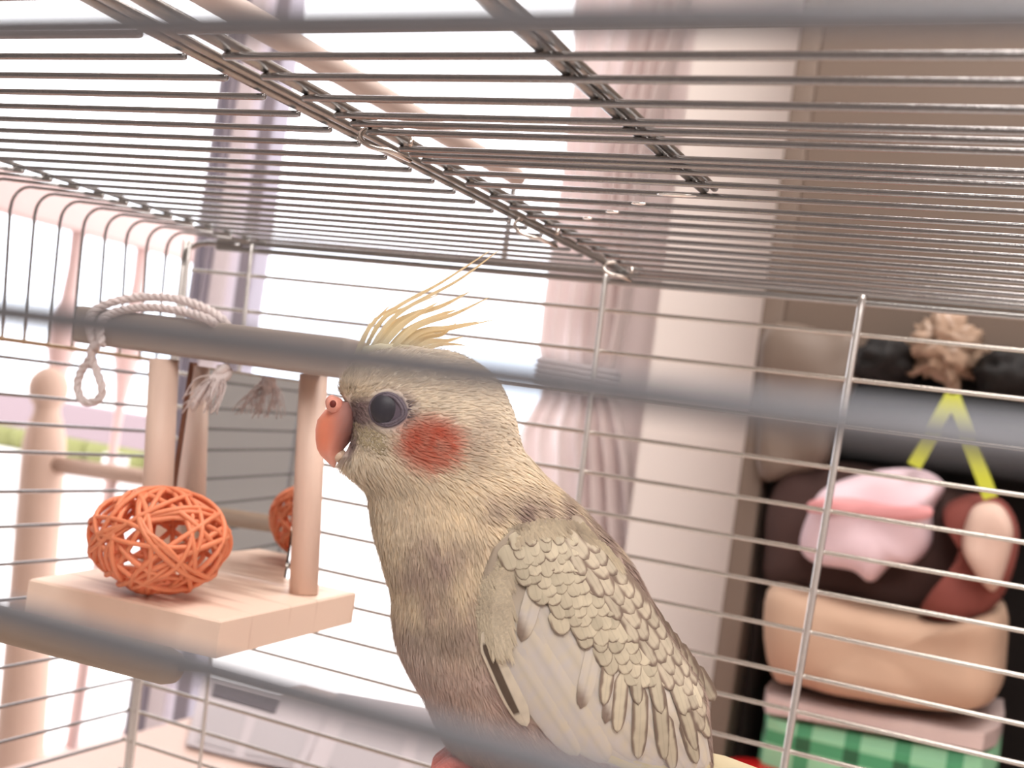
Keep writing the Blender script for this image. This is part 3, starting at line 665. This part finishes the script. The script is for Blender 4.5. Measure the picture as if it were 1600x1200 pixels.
def pig(x, y):
    n1 = noise.noise(Vector((x * .018, y * .014, 1.3))); n2 = noise.noise(Vector((x * .045, y * .03, 7.1))); n3 = noise.noise(Vector((x * .1, y * .05, 4.1)))
    c = mixc(c_face, c_yel, sm(640, 800, y) * sm(560, 800, x + 60) * .8)
    # breast: cream turning grey brown
    g = sm(770, 960, y + 60 * n1) * .75
    c = mixc(c, c_grey, g * (.55 + .5 * n1 + .45 * n2))
    c = mixc(c, c_belly, sm(930, 1030, y) * .75)
    mott = ell(x, y, 690, 880, 80, 75, .5)
    c = mixc(c, c_grey, (1 - sm(.5, 1.2, mott)) * (.35 + .6 * n1 + .5 * n2))
    c = mixc(c, c_dark, (1 - sm(.3, 1.0, ell(x, y, 690, 965, 90, 34, -.1))) * .5)
    c = mixc(c, c_light, (1 - sm(.3, 1.1, ell(x, y, 650, 1010, 60, 70))) * .45)
    # nape / back
    c = mixc(c, lin((164, 146, 134)), sm(735, 790, y + (x - 800) * .2) * sm(-30, 30, x - (700 + (y - 700) * .6)) * (.75 + .9 * n2 + .5 * n1))
    c = mixc(c, c_dark, (1 - sm(.2, 1, ell(x, y, 740, 830, 55, 34, .3))) * .35)
    # faint grey on cheek side and throat
    c = mixc(c, c_grey, (1 - sm(.3, 1, ell(x, y, 745, 690, 26, 70, .2))) * .30)
    # lores and skin in front of the eye
    c = mixc(c, c_lore, (1 - sm(.45, 1.05, ell(x, y, 572, 642, 46, 24, .05))) * .85)
    c = mixc(c, c_lore, (1 - sm(.7, 1.15, ell(x, y, 545, 680, 22, 34, 0))) * .7)
    c = mixc(c, lin((196, 184, 176)), (1 - sm(.8, 1.1, ell(x, y, 617, 640, 42, 34))) * .55)
    # red cheek patch
    e_ = ell(x, y, 674, 686, 56, 44, -.05) + .16 * n3 + .08 * n2
    c = mixc(c, c_red, (1 - sm(.5, 1.18, e_)) * (.88 + .3 * n3))
    c = mixc(c, lin((104, 96, 106)), 1 - sm(.85, 1.02, ell(x, y, 617, 639, 33, 28)))
    k = 1 + .10 * n3 + .06 * n2
    return (min(1, c[0] * k * 1.03), min(1, c[1] * k * .985), min(1, c[2] * k * 1.01))
ct_ = thing('cockatiel', BP(780, 1225), 'pale cream cockatiel with red cheek patch and wispy crest perched in the cage', 'bird')
M_BODY = vcol_mat('cockatiel_plumage', .9, .0); M_FUR = vcol_mat('cockatiel_down', .9, .3)
mb = MB(); ny, na = 170, 120; vs = []; fs = []; cs = []
for i in range(ny + 1):
    t_ = i / ny; y = 540.5 + 721 * t_; l, r_, th_ = interp(LS, y), interp(RS, y), interp(TS, y)
    for j in range(na):
        an = 2 * PI * j / na; x = (l + r_) / 2 + (r_ - l) / 2 * math.cos(an); w_ = th_ * math.sin(an)
        vs.append(BP(x, y, w_)); cs.append(pig(x, y))
for i in range(ny):
    for j in range(na): fs.append((i * na + j, (i + 1) * na + j, (i + 1) * na + (j + 1) % na, i * na + (j + 1) % na))
fs.append(tuple(range(na))); fs.append(tuple(ny * na + j for j in reversed(range(na))))
mb.add(vs, fs, cs); body = mb.build('body', M_BODY, ct_)

def flow(x, y):
    # direction the plumage lies in, in picture-like bird coordinates
    a = Vector((x - 515, (y - 640) * .9, 0)); a = a.normalized() if a.length > 1 else Vector((1, 0, 0))
    b = Vector((.25, 1, 0)).normalized() if x < 760 else Vector((.62, .8, 0)).normalized()
    k = sm(690, 790, y - (x - 600) * .12)
    f = a * (1 - k) + b * k; return f.normalized()
def bpos(l, r_, th_, y, an): return (l + r_) / 2 + (r_ - l) / 2 * math.cos(an), th_ * math.sin(an)
mb = MB(); rg = random.Random(5)
vs = []; fs = []; cs = []
for k in range(52000):
    y = rg.uniform(543, 1235); l, r_, th_ = interp(LS, y), interp(RS, y), interp(TS, y)
    if rg.random() > (r_ - l + 2 * th_) / 620 * (1.6 if y < 800 else 1): continue
    an = rg.uniform(-.6, PI + .6) ; x, w_ = bpos(l, r_, th_, y, an)
    if w_ > 15 and ell(x, y, 612, 638, 33, 30) < 1: continue
    if x < 553 and 618 < y < 708 and w_ > -70: continue
    # skip well under the wing
    if w_ > 20 and x > 815 and y > 850 and x < 960 + (y - 850) * .35 and y < 1080: continue
    l2, r2, h2 = interp(LS, y + 4), interp(RS, y + 4), interp(TS, y + 4); x2, w2 = bpos(l2, r2, h2, y + 4, an)
    nrm = Vector((x2 - x, 4, w2 - w_)).cross(Vector((-(r_ - l) / 2 * math.sin(an), 0, th_ * math.cos(an)))).normalized()
    if nrm.x * math.cos(an) + nrm.z * math.sin(an) < 0: nrm = -nrm
    f = flow(x, y) + Vector((rg.gauss(0, .13), rg.gauss(0, .13), 0)); t_ = f - nrm * f.dot(nrm); t_.normalize()
    Lg = rg.uniform(9, 17) if y < 700 else rg.uniform(14, 30)
    if y < 590: Lg *= .8
    if x < 600 and y > 700 : Lg = rg.uniform(14, 26)
    wd_ = rg.uniform(.9, 1.7); s_ = nrm.cross(t_).normalized()
    lift = rg.uniform(1.5, 5.5)
    p0 = Vector((x, y, w_)) - nrm * .8; p1 = p0 + t_ * Lg * .55 + nrm * lift * .8; p2 = p0 + t_ * Lg + nrm * lift
    n0 = len(vs); c = pig(x, y); kk = rg.uniform(.86, 1.12); c = tuple(min(1, v * kk) for v in c)
    for q in (p0 - s_ * wd_, p0 + s_ * wd_, p1 + s_ * wd_ * .8, p1 - s_ * wd_ * .8, p2): vs.append(BP(q.x, q.y, q.z)); cs.append(c)
    fs += [(n0, n0 + 1, n0 + 2, n0 + 3), (n0 + 3, n0 + 2, n0 + 4)]
mb.add(vs, fs, cs); o = mb.build('down_feathers', M_FUR, body); o['kind'] = 'stuff'

# ---- eye
def bell(name, x, y, w_, rx, ry, rw, mt_, par=ct_, label=None, rot=0.0):
    R = Matrix((RT, -DN, -FW)).transposed() @ Matrix.Rotation(rot, 3, 'Z')
    return MB().ball(BP(x, y, w_), rx * PX, ry * PX, rw * PX, 28, 18, R=R).build(name, mt_, par, label=label)
we = bodyw(615, 638)
M_EYE = mat('dark_eye', (46, 44, 54), rough=.5, var=.05, scale=900, bump=0, spec=.6)
M_LID = mat('lilac_grey_eyelid', (112, 102, 112), rough=.7, var=.12, scale=1500, bump=.3)
eye = bell('eye', 614, 637, we - 9, 25, 25, 16, M_EYE)
mb = MB()
for rad, tr, sx_ in ((22.5, 2.6, 1.0), (26, 2.6, 1.02)):
    pts = []
    for i in range(40):
        an = 2 * PI * i / 40; ex = sx_ * (1.0 + (.16 if math.cos(an) > .75 else 0) * (math.cos(an) - .75) * 3)
        x, y = 614 + rad * math.cos(an) * ex, 638 + rad * .93 * math.sin(an) + (4 * max(0, math.cos(an)) ** 4)
        pts.append(BP(x, y, bodyw(x, y) - .2 - (rad - 25) * .25))
    mb.tube(pts, tr * PX, 8, closed=True)
mb.build('eyelid', M_LID, eye)
# ---- beak
mt_b, tb_, bb_ = new_mat('coral_beak'); N = tb_.nodes
a_ = N.new('ShaderNodeVertexColor'); a_.layer_name = 'Col'; tb_.links.new(a_.outputs[0], bb_.inputs['Base Color']); bb_.inputs['Roughness'].default_value = .32; bb_.inputs['Subsurface Weight'].default_value = .25; bb_.inputs['Subsurface Radius'].default_value = (.003, .0015, .001); bb_.inputs['Subsurface Scale'].default_value = 1.0
secs = [(546, 627, 23, 40), (542, 641, 34, 43), (535, 656, 39, 42), (529, 671, 36, 36), (522, 686, 29, 29), (517, 700, 22, 21), (516, 711, 15.5, 14), (518, 720, 9, 8.5), (520.5, 727, 4, 4), (522, 731, .5, .6)]
vs = []; fs = []; cs = []; nb = 28
for i, (x, y, h, wz) in enumerate(secs):
    for j in range(nb):
        an = 2 * PI * j / nb; u = h * math.cos(an); ww = wz * math.sin(an) * (1 - .25 * (math.cos(an) < 0) * abs(math.cos(an)))
        vs.append(BP(x + u, y, ww))
        k = sm(506, 548, x + u); cs.append(mixc(mixc(lin((250, 150, 118)), lin((236, 176, 160)), sm(690, 730, y)), lin((168, 128, 124)), k * .9 * (1 - sm(700, 725, y))))
for i in range(len(secs) - 1):
    for j in range(nb): fs.append((i * nb + j, (i + 1) * nb + j, (i + 1) * nb + (j + 1) % nb, i * nb + (j + 1) % nb))
bk = MB().add(vs, fs, cs).build('beak', mt_b, ct_)
M_CERE = mat('pink_cere', (234, 160, 142), rough=.5, var=.08, scale=900, bump=.2)
bell('cere', 528, 632, 32, 14, 13, 13, M_CERE, bk); bell('cere', 518, 629, -8, 11, 12, 14, M_CERE, bk)
M_NOS = mat('dark_red_nostril', (110, 34, 26), rough=.6, bump=0)
bell('nostril', 527, 630.5, 43.5, 5.2, 5.8, 3.6, M_NOS, bk)
bell('lower_beak', 531, 712, 0, 11, 11, 12, mat('cream_lower_beak', (226, 200, 176), rough=.4), bk)
# ---- feather tufts behind the beak
mb = MB()
vs = []; fs = []; cs = []
for k in range(420):
    x = rg.uniform(552, 604); y = 655 + (x - 545) * .38 + rg.uniform(-4, 26) ; w_ = bodyw(x, y)
    p0 = Vector((x, y, w_ + 4)); d = Vector((rg.uniform(.5, 1), rg.uniform(.0, .55), .25)).normalized() * rg.uniform(10, 20); s_ = Vector((-d.y, d.x, 0)).normalized() * 1.6
    n0 = len(vs); c = mixc(lin((214, 200, 166)), lin((150, 132, 116)), rg.random() * .7)
    for q in (p0 - s_, p0 + s_, p0 + d + s_ * .2, p0 + d - s_ * .2): vs.append(BP(q.x, q.y, q.z)); cs.append(c)
    fs.append((n0, n0 + 1, n0 + 2, n0 + 3))
o = mb.add(vs, fs, cs).build('whisker_tuft', M_FUR, body); o['kind'] = 'stuff'

# ---- crest
M_CREST = vcol_mat('crest_feathers', .8, .35)
c_cr = lin((244, 222, 180)); c_cr2 = lin((234, 226, 194))
crest = [((562, 556), (605, 490), (690, 440), (766, 391), 3.0), ((572, 556), (622, 492), (715, 440), (779, 394), 3.0), ((566, 554), (596, 500), (640, 478), (684, 460), 2.6),
 ((556, 556), (580, 512), (606, 488), (661, 462), 2.4), ((580, 556), (630, 500), (690, 478), (735, 455), 5.0), ((588, 556), (625, 512), (660, 488), (684, 473), 4.5),
 ((596, 556), (640, 515), (690, 492), (712, 485), 5.0), ((604, 556), (650, 512), (710, 492), (765, 466), 4.2), ((612, 556), (655, 520), (700, 512), (750, 503), 4.6),
 ((620, 556), (660, 522), (700, 515), (771, 500), 3.6), ((628, 556), (662, 528), (690, 522), (713, 504), 4.5), ((636, 558), (668, 535), (700, 532), (723, 526), 4.2), ((560, 556), (574, 520), (590, 500), (612, 478), 3.0),
 ((575, 556), (596, 520), (620, 500), (650, 486), 5.0), ((646, 558), (676, 542), (700, 538), (728, 540), 3.4), ((600, 556), (622, 528), (650, 510), (680, 500), 5.0)]
rg = random.Random(21)
cr = MB().tube([BP(570, 553, 6), BP(600, 549, 8), BP(640, 549, 8)], [12 * PX, 13 * PX, 10 * PX], 12, col=c_cr2).build('crest', M_BODY, ct_)
for i, (a, b, c, d, wd_) in enumerate(crest):
    for_ = 0; w0 = rg.uniform(-18, 22); w1 = w0 + rg.uniform(-14, 14); P = bez([BP(a[0], a[1], w0), BP(b[0], b[1], w0), BP(c[0], c[1], (w0 + w1) / 2), BP(d[0], d[1], w1)], 12); n = len(P)
    mb = MB(); vs = []; fs = []; cs = []
    for k, p in enumerate(P):
        t_ = k / (n - 1); tn = (P[min(k + 1, n - 1)] - P[max(k - 1, 0)]).normalized(); s_ = tn.cross(FW).normalized()
        hw = PX * (wd_ * 1.35 * (1 - t_) ** .8 * min(1, .35 + 2.5 * t_) + .45)
        vs += [p - s_ * hw - FW * 0, p - FW * hw * .35, p + s_ * hw]; cs += [mixc(c_cr2, c_cr, t_ * 1.5)] * 3
    for k in range(n - 1): q = 3 * k; fs += [(q, q + 3, q + 4, q + 1), (q + 1, q + 4, q + 5, q + 2)]
    mb.add(vs, fs, cs)
    for k in range(90):
        t_ = rg.uniform(.05, .75); q = t_ * (n - 1); i0 = int(q); p = P[i0].lerp(P[i0 + 1], q - i0); tn = (P[i0 + 1] - P[i0]).normalized(); s_ = tn.cross(FW).normalized() * rg.choice((-1, 1))
        L_ = PX * rg.uniform(9, 20) * (1 - t_ * .55); e_ = p + (tn * .93 + s_ * rg.uniform(.18, .42) - FW * rg.uniform(-.15, .15)) * L_; u = s_ * PX * .45
        mb.add([p - u, p + u, e_], [(0, 1, 2)], mixc(c_cr2, c_cr, rg.random()))
    mb.build('crest_feather', M_CREST, cr)

# ---- wing: feathers laid along the side of the body, each its own piece
c_fc = lin((208, 196, 172)); c_fb = lin((134, 114, 102)); c_wh = lin((222, 210, 190)); c_wg = lin((204, 196, 190)); c_dk = lin((84, 66, 56)); c_fc2 = lin((212, 200, 176))
def wingw(x, y):
    b = bodyw(x, y)
    # the folded wing stands a little off the body near its lower front edge
    return b + 6
M_FEATH = vcol_mat('wing_feathers', .75, .12)
wing_o = None
def feather(x, y, ang, L_, W_, off, style, par, nm='feather', tip=.5, rise=5.0, nu=8, nv=14, tone=1.0):
    d = Vector((math.cos(ang), math.sin(ang))); s_ = Vector((-d.y, d.x)); vs = []; cs = []; fs = []
    for i in range(nv + 1):
        v = i / nv
        prof = (min(1, v / .18) ** .6) * ((1 - max(0, (v - (1 - tip)) / tip) ** 2.2) ** .5 if v < 1 else 0.0)
        for j in range(nu + 1):
            u = -1 + 2 * j / nu
            x_ = x + d.x * L_ * v + s_.x * W_ / 2 * u * prof; y_ = y + d.y * L_ * v + s_.y * W_ / 2 * u * prof
            w_ = wingw(x_, y_) + off + rise * v + 1.2 * (1 - u * u) * min(1, W_ / 25)
            vs.append(BP(x_, y_, w_))
            ed = min(1 - abs(u), (1 - v) * L_ / (W_ / 2)) * (W_ / 2)       # px from the rim
            n_ = noise.noise(Vector((x_ * .09, y_ * .09, off)))
            if style == 'scallop': c = mixc(c_fc, c_fb, (1 - sm(.6, 3.2, ed + n_ * 2.4)) * .95 * sm(.2, .6, v))
            elif style == 'covert': c = mixc(c_fc2, c_fb, (1 - sm(2.2, 5.6, ed + n_ * 2)) * .92)
            elif style == 'scapular': c = mixc(mixc(c_back, c_fc2, .75), c_fb, max((1 - sm(3.0, 7.5, ed + n_ * 3)) * .9, (1 - sm(0, .55, v)) * .55))
            elif style == 'white': c = mixc(mixc(c_wh, c_wg, .5 + n_ + .3 * u), c_back, (1 - sm(.0, 2.0, ed)) * .28)
            elif style == 'streak': c = mixc(c_wh, c_dk, (1 if (u > .05 and u < .72 and .12 < v < .86) else 0) * .92)
            elif style == 'tipped': c = mixc(mixc(c_wh, c_wg, .5 + n_), c_fb, sm(.70, .90, v + .10 * u + .05 * n_) * .9)
            elif style == 'yellow': c = mixc(lin((228, 214, 162)), c_wg, .3 + .4 * n_)
            shaft = (1 - sm(.03, .1, abs(u))) * .10
            cs.append(tuple(max(0, c_ * tone * (1 - shaft) * (1 + .12 * n_)) for c_ in c))
    for i in range(nv):
        for j in range(nu): a = i * (nu + 1) + j; fs.append((a, a + nu + 1, a + nu + 2, a + 1))
    return MB().add(vs, fs, cs).build(nm, M_FEATH, par)
# wing base: thick rounded slab following the wing outline
wl = [(772, 838), (752, 880), (745, 930), (752, 975), (770, 1022), (800, 1062), (842, 1102), (900, 1138), (960, 1164), (1030, 1192), (1106, 1212)]
wu = [(800, 812), (850, 800), (905, 812), (948, 850), (985, 905), (1012, 955), (1040, 1005), (1066, 1050), (1085, 1095), (1096, 1140), (1110, 1205)]
wl_s = bez([(a, b, 0) for a, b in wl], 4); wu_s = bez([(a, b, 0) for a, b in wu], 4)
vs = []; cs = []; fs = []; nw = 16
for i, (a, b) in enumerate(zip(wl_s, wu_s)):
    for j in range(nw + 1):
        t_ = j / nw; x_ = a.x + (b.x - a.x) * t_; y_ = a.y + (b.y - a.y) * t_
        edge = min(1, t_ / .16) ** .5
        vs.append(BP(x_, y_, bodyw(x_, y_) - 6 + 15 * edge)); cs.append(mixc(mixc(mixc(c_fc, c_back, .5), c_fb, .3), mixc(c_wh, c_wg, .5 + noise.noise(Vector((x_ * .02, y_ * .05, 0)))), sm(880, 960, y_)))
for i in range(len(wl_s) - 1):
    for j in range(nw): a = i * (nw + 1) + j; fs.append((a, a + nw + 1, a + nw + 2, a + 1))
wing = MB().add(vs, fs, cs).build('wing', M_FEATH, ct_)
rg = random.Random(9)
# long pale flight feathers
for k, (x, y, an, L_, W_, st) in enumerate([
    (1000, 1100, 44, 150, 44, 'yellow'), (880, 1085, 30, 215, 40, 'yellow'), (850, 1060, 28, 200, 44, 'white'),
    (790, 985, 47, 215, 46, 'white'), (760, 950, 66, 150, 34, 'streak'), (775, 940, 58, 225, 50, 'white'), (800, 920, 58, 260, 62, 'white'), (830, 900, 57, 290, 66, 'white'), (862, 905, 56, 300, 66, 'white'),
    (900, 930, 57, 285, 62, 'white'), (940, 960, 58, 255, 58, 'white'), (980, 1000, 58, 210, 50, 'white')]):
    feather(x, y, math.radians(an), L_, W_, .8 + k * .14, st, wing, rise=1.5, nu=20 if st == 'streak' else 8, nv=30, tip=.45)
feather(842, 862, math.radians(106), 106, 26, 4.4, 'tipped', wing, tip=.4, rise=1); feather(922, 958, math.radians(104), 104, 24, 4.4, 'tipped', wing, tip=.4, rise=1)
feather(958, 985, math.radians(105), 100, 22, 4.4, 'tipped', wing, tip=.4, rise=1)
# rows of feathers with brown rims, lower rows first so upper rows overlap them
items = []
for (x, y, an, L_, W_) in [(1040, 1040, 72, 110, 22), (1010, 1030, 84, 118, 24), (985, 1030, 92, 110, 24), (958, 1010, 96, 86, 22), (1062, 1060, 62, 88, 20), (1030, 1000, 74, 90, 24), (1000, 985, 80, 92, 24), (975, 975, 86, 84, 22), (1052, 1010, 66, 84, 20), (940, 985, 98, 70, 20), (1020, 1075, 80, 92, 24), (1050, 1085, 72, 84, 22)]: items.append((x, y, an, L_, W_, 'covert', y))
for k in range(15):       # scapulars along the back edge
    t_ = k / 14; x = 868 + 190 * t_; y = 800 + 238 * t_ ** 1.05; items.append((x, y, 52 + 10 * t_ + rg.uniform(-4, 4), 72, 28, 'scapular', y + 8)); items.append((x + 22, y - 2, 53 + 9 * t_ + rg.uniform(-4, 4), 66, 26, 'scapular', y + 4))
    if k % 2 == 0: items.append((x + 6, y + 22, 60 + 8 * t_, 64, 24, 'scapular', y + 12))
for r_ in range(12):      # lesser coverts: rows across, from the shoulder down
    t_ = r_ / 10; ax0, ay0 = 790 + 100 * t_ + 46 * t_ * t_, 834 + 118 * t_ + 30 * t_ * t_; bx0, by0 = 880 + 128 * t_, 822 + 175 * t_
    nn = 6 if r_ < 8 else 4
    for q in range(nn):
        s_ = (q + (.5 if r_ % 2 else 0)) / nn; x = ax0 + (bx0 - ax0) * s_ + rg.uniform(-3, 3); y = ay0 + (by0 - ay0) * s_ + rg.uniform(-3, 3)
        items.append((x, y, 72 - 8 * s_ + rg.uniform(-7, 7), rg.uniform(30, 38), rg.uniform(24, 30), 'scallop', y))
for r_ in range(4):
    for q in range(5): items.append((805 + q * 19 + rg.uniform(-3, 3) + r_ * 2, 806 + r_ * 13 + abs(q - 2) * 4, 80 - q * 5 + rg.uniform(-8, 8), 26, 20, 'scallop', 806 + r_ * 13))
items.sort(key=lambda i: -i[6])
for k, (x, y, an, L_, W_, st, _) in enumerate(items):
    feather(x, y, math.radians(an), L_, W_, 5.2 + k * .03, st, wing, tone=rg.uniform(.78, 1.0), tip=.55 if st == 'scallop' else .45, rise=2.0, nu=16, nv=16)
# soft small feathers over the shoulder and front of the wing
vs = []; fs = []; cs = []
for k in range(14000):
    x = rg.uniform(742, 960); y = rg.uniform(796, 1010)
    lo_x = interp([(796, 800), (838, 772), (880, 752), (930, 745), (975, 752), (1022, 770)], y)
    if x < lo_x - 2: continue
    zone = (x - 745) * .75 + (y - 930) * .0 
    top_ = interp([(740, 860), (800, 832), (840, 814), (880, 812), (920, 832), (960, 870)], x) + 10 * noise.noise(Vector((x * .05, 1, 0)))
    inside = y > top_ and x > 798 + 8 * noise.noise(Vector((1, y * .04, 0)))
    if inside or y > 975 or (x > 798 and rg.random() < .4) or y < interp([(740, 850), (790, 806), (850, 794), (905, 806), (960, 860)], x): continue
    e_ = min(1, max(0, (x - lo_x) / 26)) ** .5
    p0 = Vector((x, y, bodyw(x, y) - 5 + 20 * e_ + (6 if x > 806 else 0))); d = Vector((rg.gauss(.35, .12) + (.4 if x > 850 else 0), 1, 0)).normalized() * rg.uniform(14, 28) + Vector((0, 0, rg.uniform(-1, 2.5))); s_ = Vector((d.y, -d.x, 0)).normalized() * rg.uniform(1.0, 2.2)
    n1 = noise.noise(Vector((x * .03, y * .03, 2))); c = mixc(mixc(c_wh, c_fc, .6), c_fb, max(0, min(.7, (.10 + n1 * 1.2) * (1 - sm(820, 980, y)))))
    kk = rg.uniform(1.0, 1.2); c = tuple(min(1, v * kk) for v in c); n0 = len(vs)
    for q in (p0 - s_, p0 + s_, p0 + d * .6 + s_ * .8, p0 + d * .6 - s_ * .8, p0 + d): vs.append(BP(q.x, q.y, q.z)); cs.append(c)
    fs += [(n0, n0 + 1, n0 + 2, n0 + 3), (n0 + 3, n0 + 2, n0 + 4)]
o = MB().add(vs, fs, cs).build('shoulder_down', M_FUR, wing); o['kind'] = 'stuff'
# tail
mb = MB()
tl = thing  # (tail built as a part of the bird)
vs = []; fs = []; cs = []
tail = None
for k, (a, b, W_, c) in enumerate([((1040, 1190), (1330, 1330), 46, c_fc), ((1050, 1180), (1340, 1300), 40, c_wh), ((1070, 1172), (1290, 1262), 34, lin((238, 226, 190))), ((1020, 1200), (1300, 1350), 40, c_back)]):
    d = Vector((b[0] - a[0], b[1] - a[1], 0)); L_ = d.length; d.normalize(); s_ = Vector((-d.y, d.x, 0)); vs = []; fs = []; cs = []
    for i in range(17):
        v = i / 16; hw = W_ / 2 * min(1, .5 + v * 2) * (1 - max(0, (v - .75) / .25) ** 2 * .9)
        for u in (-1, -.5, 0, .5, 1): p = Vector((a[0], a[1], 0)) + d * L_ * v + s_ * hw * u; vs.append(BP(p.x, p.y, 8 + k * 3 - 30 * v + 3 * (1 - u * u))); cs.append(c)
    for i in range(16):
        for j in range(4): q = i * 5 + j; fs.append((q, q + 5, q + 6, q + 1))
    if tail is None: tail = MB().add(vs, fs, cs).build('tail', M_FEATH, ct_)
    else: MB().add(vs, fs, cs).build('tail_feather', M_FEATH, tail)
# foot on the perch and the perch itself (dowel pointing at the back of the cage)
M_FOOT = mat('pink_scaly_foot', (226, 132, 124), rough=.5, var=.12, scale=1400, bump=.4)
pc = Vector((736, 1226)); 
for nm2, wo in (('foot', 26), ('foot', -34)):
    mb = MB()
    mb.tube(bez([BP(790, 1120, wo * .8), BP(776, 1160, wo), BP(764, 1186, wo)], 5), [14 * PX] * 11, 12)
    for dz_ in (0, 17):
        pts = bez([BP(770, 1190, wo + dz_ * .4), BP(742, 1180, wo + dz_), BP(708, 1180, wo + dz_), BP(682, 1200, wo + dz_), BP(678, 1228, wo + dz_)], 5)
        n = len(pts); mb.tube(pts, [PX * (12 - 4.5 * i / (n - 1) + .9 * math.sin(i * 1.4)) for i in range(n)], 12)
        c1 = bez([BP(678, 1226, wo + dz_), BP(682, 1244, wo + dz_), BP(696, 1256, wo + dz_)], 4); n = len(c1); mb.tube(c1, [PX * (6 - 5.4 * i / (n - 1)) for i in range(n)], 8)
        pts = bez([BP(768, 1188, wo + dz_ * .3), BP(792, 1198, wo - dz_), BP(804, 1222, wo - dz_), BP(794, 1246, wo - dz_)], 5)
        n = len(pts); mb.tube(pts, [PX * (11 - 4.5 * i / (n - 1)) for i in range(n)], 12)
    mb.build('foot', M_FOOT, ct_)
hf = Vector((FW.x, FW.y, 0)).normalized(); pcen = BP(740, 1228, 0)
fr = pcen - hf * ((pcen.y - YF) / hf.y - .004); bk_ = pcen + hf * .036
pt = thing('perch', pcen, 'wooden perch the cockatiel stands on, reaching from the front wires', 'perch')
MB().rod(fr, bk_, 42 * PX, 20).build('dowel', M_PERCH, pt)
print('objects', len(bpy.data.objects))
